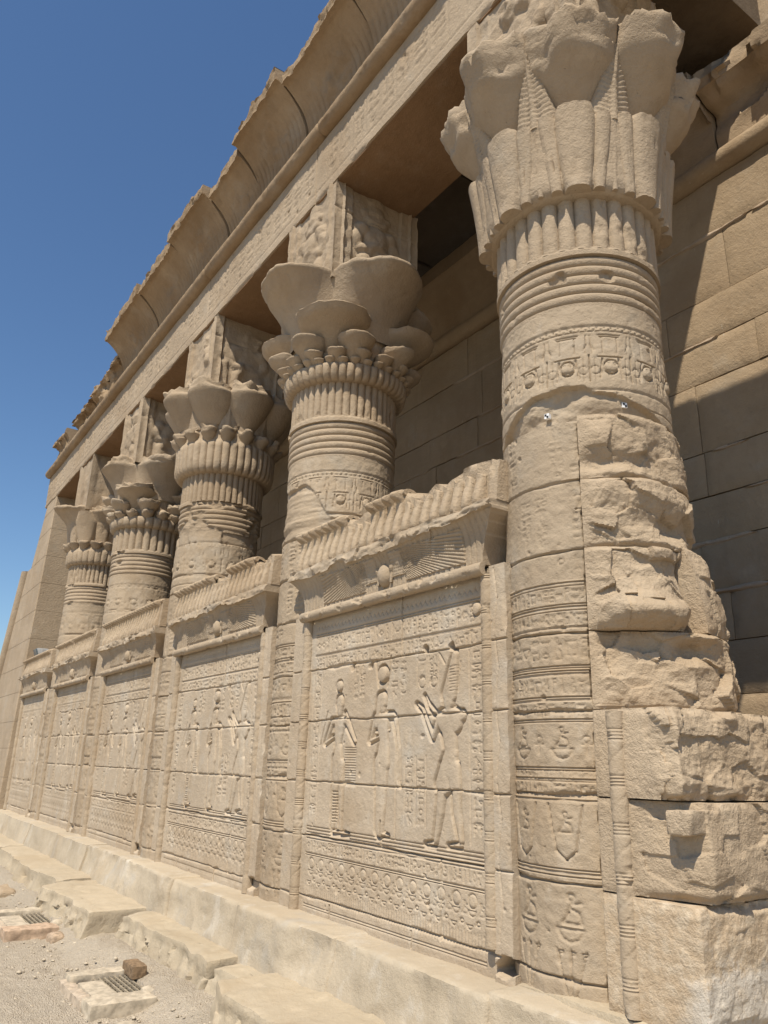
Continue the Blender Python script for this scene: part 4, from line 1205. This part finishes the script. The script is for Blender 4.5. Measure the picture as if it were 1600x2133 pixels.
# ---------------------------------------------------------------- inner wall
YW = 2.62
INNER = thing("inner_wall", "plain ashlar inner wall behind the columns, partly in shadow, half-round moulding near its top", "wall", (-8, YW + .3, ZB))
def inner_wall():
    cz = [-1.05, -.35, .18, .575, .985, 1.40, 1.81, 2.19, 2.585, 3.225, 3.61, 4.01, 4.63, 5.17]
    rnd = random.Random(9)
    VV, FF = [], []; nb = 0
    MV, MF = [], []
    for c in range(len(cz) - 1):
        z0, z1 = cz[c], cz[c + 1]
        x = 1.5 - rnd.uniform(0, .8)
        while x > -18.9:
            w = rnd.uniform(.75, 1.5); xa = x - w
            gx, gz = .003, .003 + .004 * rnd.random()
            near = -7.5 < x
            nx, nz = (max(3, int(w / .045)), 9) if near else (8, 5)
            U, V = np.meshgrid(np.linspace(0, 1, nx), np.linspace(0, 1, nz))
            X = xa + gx + (w - 2 * gx) * U; Z = z0 + gz + (z1 - z0 - 2 * gz) * V
            e = np.minimum(np.minimum(U * w, (1 - U) * w), np.minimum(V, 1 - V) * (z1 - z0))
            off = rnd.uniform(-.006, .006)
            nse = fbm(X * 5, Z * 5, c, 12, 3)
            Y = YW + off + .004 * nse + .009 * (1 - sst(0, .025, e)) * (1 + np.clip(fbm(X * 8, Z * 8, 0, 5, 2), 0, 2))
            P = skirt(np.stack([X, Y, Z], -1), 1, YW + .05)
            VV.append(P.reshape(-1, 3)); FF.append(gfaces(P.shape[0], P.shape[1], base=nb)); nb += P.shape[0] * P.shape[1]
            x = xa
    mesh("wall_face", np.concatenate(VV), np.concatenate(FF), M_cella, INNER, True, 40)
    # pale mortar smeared in some of the joints
    nb = 0; VV, FF = [], []
    for c in range(1, len(cz) - 1):
        x = .5
        while x > -8:
            L = rnd.uniform(.3, 1.4)
            if rnd.random() < .62:
                n = max(6, int(L / .03)); xx = np.linspace(x - L, x, n)
                hw = .012 + .016 * np.clip(.6 + fbm(xx * 5, c, 0, 3, 3), 0, 1.5)
                hw *= sst(0, .1, (xx - x + L)) * sst(0, .1, x - xx)
                v = np.linspace(-1, 1, 5)[:, None]
                P = np.stack([np.repeat(xx[None], 5, 0), YW - .0035 - .006 * (1 - v ** 2) + .003 * fbm(xx[None] * 20, v, 0, 4, 2) + .02 * (np.abs(v) > .9), cz[c] - .012 + hw[None] * v + .004 * fbm(xx[None] * 9, 0 * v, c, 8, 2)], -1)
                VV.append(P.reshape(-1, 3)); FF.append(gfaces(5, n, base=nb)); nb += 5 * n
            x -= L + rnd.uniform(.05, .5)
    tag(mesh("mortar", np.concatenate(VV), np.concatenate(FF), M_mortar, INNER, True, 60), kind="stuff")
    rock("wall_core", (-18.9, YW + .035, ZB), (1.6, YW + .6, 5.3), M_cella, INNER, 1.0, .0, 0, 1)
    # moulding and hollow cornice, broken off in places
    n = 260; x = np.linspace(-18.9, 1.5, n); a = np.linspace(-.7 * PI, .7 * PI, 18)
    A, X = np.meshgrid(a, x); rr = .112 + .006 * fbm(X * 2, A, 0, 3, 3)
    P = np.stack([X, YW - .0 - rr * np.cos(A), 5.285 + rr * np.sin(A)], -1)
    grid("wall_moulding", P, M_cella, INNER, sharp=60)
    blocks = [(-18.9, -16.6), (-16.58, -14.2), (-14.18, -11.9), (-11.88, -9.6), (-9.58, -7.4), (-7.38, -5.2), (-5.18, -3.02), (-3.0, -1.6), (-1.58, 1.4)]
    for i, (xa, xb) in enumerate(blocks):
        nx = int((xb - xa) / (.035 if i > 4 else .15)); nt = 22
        x = np.linspace(xa, xb, nx); t = np.linspace(0, 1, nt)[:, None]
        X = np.repeat(x[None], nt, 0); Z = 5.40 + .62 * t + 0 * X
        Y = YW + .02 - .36 * t ** 2.4 + .006 * fbm(X * 6, Z * 6, 0, 31 + i, 3)
        tf = np.linspace(0, 1, 5)[:, None]
        P = np.concatenate([np.stack([X, Y, Z], -1), np.stack([np.repeat(x[None], 5, 0), Y[-1:] - .01 + 0 * tf, Z[-1:] + .2 * tf], -1)], 0)
        if i >= 6:
            nn = .35 * fbm(P[..., 0] * 3, P[..., 1] * 3, P[..., 2] * 3, 71 + i, 5) + .8 * facet(P[..., 0] * 2.4, P[..., 1] * 2.4, P[..., 2] * 2.4, 71 + i)
            tt = np.concatenate([t, 1 + 0 * tf], 0)
            cutm = sst(.25, .8, tt) * (1.0 if i == 7 else .45)
            P[..., 1] += cutm * (.13 + .12 * nn); P[..., 2] += cutm * (.10 * nn - .05)
        grid("wall_cornice", skirt(P, 1, YW + .6), M_cella, INNER, sharp=35)
inner_wall()
for i, x in enumerate((-3.6, -1.9, -.2)): rock('upper_course', (x + .01, 2.78 + .03 * i, 6.22), (x + 1.68, 3.2, 7.5), M_cella, INNER, .1, .03, .02, 3 + i, 3)
tag(rock("floor", (-18.4, .95, ZB - .15), (1.5, YW, ZB - .02), M_floor, None, 1.0, .0, 0, 1), kind="structure")

# ---------------------------------------------------------------- far corner pier
PIER = thing("corner_pier", "tall plain ashlar corner pier at the far end of the colonnade, right side in shade", "pier", (-18.2, .4, ZB))
def pier():
    xl0, xr0 = -19.6, -17.47
    zs = [-1.05, -.45, .1, .62, 1.2, 1.75, 2.3, 2.9, 3.5, 4.1, 4.72, 5.2, 5.482]
    V, F, nb = [], [], 0
    for c in range(len(zs) - 1):
        za, zb = zs[c] + .002, zs[c + 1] - .002
        def inset(z): return -.13 + .022 * (z - ZB)
        P = []
        for z in (za, za + .006, (za + zb) / 2, zb - .006, zb):
            ins = .003 if z in (za, zb) else 0
            y = inset(z) + ins; xr = xr0 - ins + .0
            xl = -18.55 - (5.1 - z) * .40 if za > 4.0 else -19.5 - (4.1 - z) * .36
            row = [(xl, 1.2, z), (xl, y, z), (xl * .66 - 17.5 * .34, y, z), (xl * .33 - 17.5 * .67, y, z), (xr - .02, y, z), (xr, y + .02, z), (xr, .3, z), (xr, .8, z), (xr, 1.3, z)]
            P.append(row)
        P = np.array(P); V.append(P.reshape(-1, 3)); F.append(gfaces(5, 9, base=nb)); nb += 45
    mesh("pier_shaft", np.concatenate(V), np.concatenate(F), M_stone, PIER, False)
    rock("pier_core", (-18.5, .06, ZB), (-17.50, 1.25, 5.48), M_stone, PIER, 1.0, 0, 0, 1)
    # corner roll on the outer edge
    a = np.linspace(0, 2 * PI, 20, endpoint=False); z = np.linspace(ZB, 4.1, 40)
    A, Z = np.meshgrid(a, z)
    P = np.stack([-19.5 - (4.1 - Z) * .36 + .15 * np.cos(A), -.10 + .022 * (Z - ZB) + .14 * np.sin(A), Z], -1)
    grid("corner_roll", P, M_stone, PIER, wrap=True)
pier()

# floodlight on the farthest screen wall
FL = thing("floodlight", "small grey floodlight lying on top of the farthest screen wall", "floodlight", (-17.05, .2, 1.84))
rock("housing", (-17.24, .08, 1.88), (-16.90, .34, 2.06), M_grey, FL, .05, .03, 0, 1, warp=lambda P: np.stack([P[:, 0], P[:, 1] - (P[:, 2] - 1.88) * .35, P[:, 2]], -1))
rock("lamp_glass", (-17.21, .062, 1.91), (-16.93, .084, 2.04), M_glass, FL, .05, .005, 0, 1, warp=lambda P: np.stack([P[:, 0], P[:, 1] - (P[:, 2] - 1.88) * .35, P[:, 2]], -1))
for s in (-17.27, -16.89): rock("bracket", (s, .12, 1.82), (s + .02, .22, 2.02), M_grey, FL, .05, .004, 0, 1)

# ---------------------------------------------------------------- broken masonry beside the nearest column
STUB = thing("broken_screen_wall", "rough broken masonry courses of a torn off screen wall against the nearest column", "wall", (-2.4, .4, ZB))
def stub(name, z0, z1, fn, seed, th0=-54, th1=75, amp=.03, ramp_=.03, mat=None, rnd=.035, nz=60, nu=170, carve=None, fr=4.0):
    th = np.radians(np.linspace(th0, th1, nu)); v = np.linspace(0, 1, nz)
    T, V = np.meshgrid(th, v)
    Z = z0 + .004 + (z1 - z0 - .008) * V
    r = fn(T, V) + (.022 if z0 > .2 else 0)
    X = r * np.cos(T); Y = r * np.sin(T)
    n = fbm(X * fr, Y * fr, Z * fr * 1.2, seed, 5, .55)
    rg = ridged(X * fr * .55, Y * fr * .55, Z * fr * .8, seed + 9, 4, .5)
    mask = sst(math.radians(th0), math.radians(th0 + 9), T)
    if carve is not None: mask = mask * carve(T, V, X, Y)
    fc = facet(X * 5.5 + seed, Y * 5.5, Z * 6.5, seed + 3) * .85 + facet(X * 14 + seed, Y * 14, Z * 15, seed + 13) * .12
    r = r + mask * (amp * .55 * n + ramp_ * .6 * (rg - .3) + (amp + ramp_) * .75 * fc)
    e = np.minimum(V, 1 - V) * (z1 - z0)
    r = r - rnd * (1 - sst(0, rnd, e)) ** 2 * (.15 + .6 * mask * np.clip(.5 + n, 0, 1.6))
    P = polar(0, np.maximum(r, .49), T, Z, 1)
    top = polar(0, np.full((1, nu), .40), T[-1:], Z[-1:], 1); mid = (P[-1:] + top) / 2; mid[..., 2] += .012 * fbm(mid[..., 0] * 9, mid[..., 1] * 9, 0 * mid[..., 0], seed, 3)
    bot = polar(0, np.full((1, nu), .40), T[:1], Z[:1], 1)
    P = np.concatenate([bot, P, mid, top], 0)
    l = P[:, :1].copy(); l[...] = polar(0, np.full((len(P), 1), .45), np.full((len(P), 1), th[0]), P[:, :1, 2], 1)
    P = np.concatenate([l, P], 1)
    return grid(name, P, mat or M_rough, STUB, sharp=75)

def box_r(T, ye, xe):
    """radius of a block with front plane y=ye and end plane x=xe (world), seen from the column axis"""
    s, c = np.sin(T), np.cos(T)
    rf = np.where(s < -.05, (YC - ye) / np.maximum(-s, .05), 9); re = np.where(c > .05, (xe - XC(0)) / np.maximum(c, .05), 9)
    return np.minimum(np.minimum(rf, re), 1.2)
def bump(T, a, w): return np.exp(-((np.degrees(T) - a) / w) ** 2)
stub("broken_block", 1.501, 1.885, lambda T, V: .495 + .03 * bump(T, -30, 30) - .05 * bump(T, -35, 22) * np.exp(-((V - .25) / .14) ** 2) + .05 * sst(.0, .3, T) * (1 - V), 21, amp=.022, ramp_=.016)
stub("broken_block", 1.114, 1.501, lambda T, V: .505 + .035 * bump(T, 0, 30) + .03 * bump(T, -40, 20) * V - .04 * bump(T, 0, 16) * np.exp(-((V - .35) / .15) ** 2), 22, amp=.028, ramp_=.022)
stub("broken_block", .67, 1.114, lambda T, V: .52 + .15 * bump(T, -22, 20) * np.exp(-((V - .20) / .22) ** 2) + .03 * bump(T, -20, 26) - .12 * sst(-.02, .08, T) * sst(.0, .3, 1 - V), 23, th1=9, amp=.024, ramp_=.024, nz=70)
stub("broken_block", .67, 1.16, lambda T, V: .60 + .05 * (1 - V) - .05 * V ** 3, 24, th0=5, th1=75, amp=.02, ramp_=.02)
stub("broken_block", .278, .67, lambda T, V: .535 + .10 * sst(-.75, .25, T) + .03 * (1 - V) * sst(-.6, .2, T) - .06 * bump(T, -2, 9) * np.exp(-((V - .78) / .13) ** 2), 25, amp=.026, ramp_=.026, nz=76)
def cE(T, V, X, Y): return sst(-2.22, -2.14, XC(0) + X) 
stub("tooled_block", -.123, .278, lambda T, V: box_r(T, .0, -2.13 + .0 * V) - .02 * V ** 2, 26, amp=.018, ramp_=.016, carve=lambda T, V, X, Y: .06 + .94 * sst(.62, .70, X), fr=9, rnd=.05, nz=80, nu=220)
stub("broken_block", -.523, -.123, lambda T, V: np.minimum(box_r(T, .0, -2.08), .655 + .55 * sst(-.95, .0, T)), 27, amp=.014, ramp_=.010, rnd=.05, carve=lambda T, V, X, Y: .05 + .95 * sst(.50, .56, X), nz=76, nu=220)
def warp7(P): return P
stub("carved_corner_block", -1.00, -.523, lambda T, V: box_r(T, .0, -2.10), 28, amp=.009, ramp_=.006, rnd=.06, mat=M_plaster, carve=lambda T, V, X, Y: .06 + .94 * sst(.66, .74, X), fr=10, nz=80, nu=240)
torus_roll("edge_moulding", (-2.465, .012, -.99), (-2.465, .012, .262), .044, M_carved, STUB, 260, seed=53)
rock("putlog_block", (-2.20, -.03, -.255), (-2.09, .30, -.155), M_rough, STUB, .015, .010, .006, 4, 12)
rock("stub_footing", (-3.16, -.02, -1.10), (-1.9, 1.0, -1.0), M_step, STUB, .05, .03, .02, 8, 5)

# two survey targets stuck on the nearest column
def marker(th, z, r):
    c = polar(0, np.array([[r]]), np.array([[th]]), np.array([[z]]), 1)[0, 0]
    T = thing("survey_marker", "", "survey marker", tuple(c), "black and white survey markers on the nearest column")
    ex = np.array((-math.sin(th), math.cos(th), 0)); ez = np.array((0, 0, 1.)); n = np.array((math.cos(th), math.sin(th), 0)); h = .015
    def quad(name, a0, a1, b0, b1, d0, d1, m):
        V = [c + ex * a + ez * b + n * d for d in (d0, d1) for a, b in ((a0, b0), (a1, b0), (a1, b1), (a0, b1))]
        mesh(name, V, [(0, 3, 2, 1), (4, 5, 6, 7), (0, 1, 5, 4), (1, 2, 6, 5), (2, 3, 7, 6), (3, 0, 4, 7)], m, T, False)
    quad("white_plate", -h, h, -h, h, -.02, .004, M_white)
    quad("black_square", -h * .8, 0, 0, h * .8, .004, .006, M_black); quad("black_square", 0, h * .8, -h * .8, 0, .004, .006, M_black)
    return T
marker(math.radians(-75), 1.935, .484)["label"] = "tiny checkered survey marker on the spalled drum, above the carved inscription side"
marker(math.radians(-22), 1.965, .484)["label"] = "tiny checkered survey marker on the spalled drum, above the rough broken masonry"

# ---------------------------------------------------------------- plinth, step blocks, ground
PL = thing("plinth", "low greyish stone plinth course under the screen walls, rounded worn top edge", "plinth", (-9, 0, -1.35))
px = [-1.6, -3.15, -4.55, -5.85, -7.35, -8.75, -10.4, -12.0, -13.8, -15.7, -17.6, -19.8]
for i in range(len(px) - 1):
    yo = (-.21, -.235, -.255, -.215, -.24, -.20, -.23, -.205, -.22, -.21, -.2)[i]
    rock("plinth_block", (px[i + 1] - .02, yo, -1.46), (px[i] + .02, .5, -1.03 + (.012, 0, .006, -.004, .008, 0, .006, 0, .005, -.004, 0)[i]), M_plinth, PL, .03 if i < 6 else .07, .022, .008, 60 + i, 3.0,
         warp=lambda P: np.stack([P[:, 0], P[:, 1] - (np.clip(-1.08 - P[:, 2], 0, 1) * .22 + .03 * fbm(P[:, 0] * 1.3, P[:, 1] * 0, P[:, 2] * 2, 5, 3) + .012 * facet(P[:, 0] * 4, P[:, 1] * 0, P[:, 2] * 5, 6)) * (P[:, 1] < .1), P[:, 2]], -1))
steps = [(-19.5, -13.7, -.66, .0), (-13.65, -11.88, -.66, .0), (-11.8, -9.78, -.70, .02), (-9.74, -7.82, -.82, .0), (-7.66, -5.70, -.54, .0), (-5.66, -5.16, -.50, -.03), (-5.12, -3.3, -.74, .015), (-3.26, -1.4, -.80, .0)]
SL = ["far worn step block running out of sight along the plinth", "worn step block beside the distant low stones", "worn step block with a dark gap at its far end", "worn step block with rounded front and a rough dark end face",
      "long step block with pale top and crumbling lower front", "short crumbling step block between two longer ones", "large worn step block nearest the bottom edge, above the grated drain", "step block below the broken masonry, mostly out of frame"]
for i, (xa, xb, yf, dz) in enumerate(steps):
    o = rock("step_block", (xa, yf, -1.80), (xb, -.16, -1.335 + dz), M_step, None, .022 if i > 2 else .06, .018, .008, 80 + i, 8.0, sharp=38, rough=.0,
             warp=lambda P: np.stack([P[:, 0], P[:, 1] - np.clip(-1.40 - P[:, 2], 0, 1) * .30 * (P[:, 1] < -.3) + (P[:, 1] < yf + .12) * (.05 * fbm(P[:, 0] * 2.1, P[:, 2] * 0, 0, 7, 3) + sst(-1.36, -1.44, P[:, 2]) * (.028 * facet(P[:, 0] * 5, P[:, 1] * 5, P[:, 2] * 7, 29) + .015 * fbm(P[:, 0] * 7, P[:, 1] * 7, P[:, 2] * 9, 9, 4) - .0)), P[:, 2] - .03 * np.clip(fbm(P[:, 0] * 3, P[:, 1] * 3, 0, 19, 3), 0, 1) * (P[:, 2] > -1.45) * sst(.25, 0, P[:, 1] - yf)], -1))
    tag(o, SL[i], "stone block", "step blocks along the plinth")

def ground():
    def axis(segs):
        r = [np.linspace(a, b, n, endpoint=False) for a, b, n in segs]; return np.concatenate(r + [[segs[-1][1]]])
    x = axis([(-900, -60, 12), (-60, -16, 40), (-16, -10, 110), (-10, -3.5, 330), (-3.5, 3, 60), (3, 60, 20), (60, 900, 10)])
    y = axis([(-900, -40, 12), (-40, -6, 30), (-6, -2.2, 60), (-2.2, -.4, 110), (-.4, 4, 12), (4, 60, 14), (60, 900, 10)])
    X, Y = np.meshgrid(x, y)
    Z = -1.62 + .014 * fbm(X * 1.1, Y * 1.1, 0, 3, 3) + .008 * fbm(X * 9, Y * 9, 0, 5, 3) + .004 * fbm(X * 34, Y * 34, 0, 6, 2)
    Z += .10 * sst(-1.05, -.70, Y + .06 * fbm(X * 3, 0, 0, 8, 3))
    Z -= .35 * (sst(-6.50, -6.46, X) * (1 - sst(-5.96, -5.92, X)) * sst(-1.10, -1.06, Y) * (1 - sst(-.87, -.83, Y)))
    Z -= .3 * (sst(-9.26, -9.22, X) * (1 - sst(-8.60, -8.56, X)) * sst(-1.16, -1.12, Y) * (1 - sst(-.92, -.88, Y)))
    o = grid("ground", np.stack([X, Y, Z], -1), M_gravel, None, sharp=0)
    tag(o, kind="structure")
ground()
def pebbles():
    rnd = random.Random(4); V, F, nb = [], [], 0
    L, Fc = cube_lattice((2, 2, 2))
    for i in range(1100):
        x, y = rnd.uniform(-13, -4.3), -.75 - abs(rnd.gauss(0, .55))
        if -6.7 < x < -5.7 and -1.3 < y < -.75: continue
        s = .005 + .014 * rnd.random() ** 6
        P = (L - .5) * 2; P = P / np.linalg.norm(P + 1e-6, axis=1, keepdims=True)
        P = P * (1 + .25 * vn(P[:, 0] * 2 + i, P[:, 1] * 2, P[:, 2] * 2, 3))[:, None] * s * np.array((rnd.uniform(.7, 1.5), rnd.uniform(.7, 1.3), rnd.uniform(.4, .8)))
        P = P + np.array((x, y, -1.615 +   .09 * float(sst(-1.05, -.70, np.array(y)))))
        V.append(P); F.append(Fc + nb); nb += len(P)
    tag(mesh("gravel", np.concatenate(V), np.concatenate(F), M_cement, None, True, 0), "scattered pale pebbles on the gravel ground", "gravel", kind="stuff")
pebbles()

# grated drains in the gravel
def drain(X, Y, label, seed, back=None, front=None):
    """X: back-wall far/near, slab end, front-wall far/near (along the temple); Y: outer edge, slab edge, grate edge"""
    D = thing("drain", label, "drain", ((X[0] + X[3]) / 2, (Y[0] + Y[2]) / 2, -1.64), "stone rimmed drains in the gravel")
    zt = -1.535
    rock("rim_wall", (X[0], Y[0] + .02, -1.72), (X[1], Y[2] + .0, zt + .015), back or M_cement, D, .018, .010, .007, seed, 14, sharp=40)
    rock("rim_wall", (X[2], Y[0] - .02, -1.72), (X[3], Y[2] - .02, zt), front or M_cement, D, .018, .010, .008, seed + 1, 14, sharp=40)
    rock("rim_wall", (X[0] + .04, Y[0] - .03, -1.72), (X[2] + .02, Y[0] + .07, zt - .02), M_pinkcement, D, .02, .015, .010, seed + 2, 12, sharp=40)
    rock("cover_slab", (X[1] + .10, Y[0] + .05, -1.60), (X[2] + .01, Y[1], zt - .004), M_cement, D, .03, .008, .004, seed + 3, 5)
    rock("rim_stone", (X[2] - .10, Y[2] - .04, -1.70), (X[2] + .04, Y[2] + .05, zt + .005), M_cement, D, .02, .03, .012, seed + 4, 8)
    V, F = [], []
    def bar(a, b, w):
        lo = np.minimum(a, b) - w; hi = np.maximum(a, b) + w; i = len(V)
        for z in (lo[2], hi[2]):
            for x, y in ((lo[0], lo[1]), (hi[0], lo[1]), (hi[0], hi[1]), (lo[0], hi[1])): V.append((x, y, z))
        for f in ((0, 3, 2, 1), (4, 5, 6, 7), (0, 1, 5, 4), (1, 2, 6, 5), (2, 3, 7, 6), (3, 0, 4, 7)): F.append(tuple(i + q for q in f))
    nx, ny = 9, 6; xa, xb, ya, yb = X[1] - .02, X[2] + .02, Y[1] - .03, Y[2] - .02
    for i in range(nx + 1):
        x = xa + (xb - xa) * i / nx; bar(np.array((x, ya, zt - .035)), np.array((x, yb, zt - .035)), .006)
    for j in range(ny + 1):
        y = ya + (yb - ya) * j / ny; bar(np.array((xa, y, zt - .022)), np.array((xb, y, zt - .022)), .006)
    mesh("wire_grate", V, F, M_wire, D, False)
drain((-6.62, -6.46, -5.96, -5.74), (-1.28, -1.06, -.84), "nearest stone rimmed drain in the gravel, a loose dark brick at its corner", 31)
drain((-9.42, -9.24, -8.60, -8.36), (-1.36, -1.12, -.88), "farther stone rimmed drain in the gravel at the left edge, brown brick front", 45, front=M_brickrim)
tag(rock("brick", (-6.52, -.87, -1.545), (-6.27, -.76, -1.462), M_darkbrick, None, .012, .007, .005, 3, 14, sharp=40), "loose dark brown brick resting on the rim of the near drain", "brick")
tag(rock("stone", (-8.32, -1.03, -1.68), (-8.08, -.90, -1.56), M_brick, None, .025, .03, .01, 5, 9), "small brownish stone just beside the farther drain", "stone")
tag(rock("stone", (-11.35, -1.05, -1.72), (-10.75, -.84, -1.55), M_rough, None, .035, .05, .02, 6, 6), "low tan stone lying against the step blocks beyond the farther drain", "stone")
tag(rock("stone", (-5.55, -1.22, -1.70), (-5.25, -1.08, -1.585), M_cement, None, .03, .03, .012, 7, 7), "flat pale stone on the gravel right of the near drain", "stone")
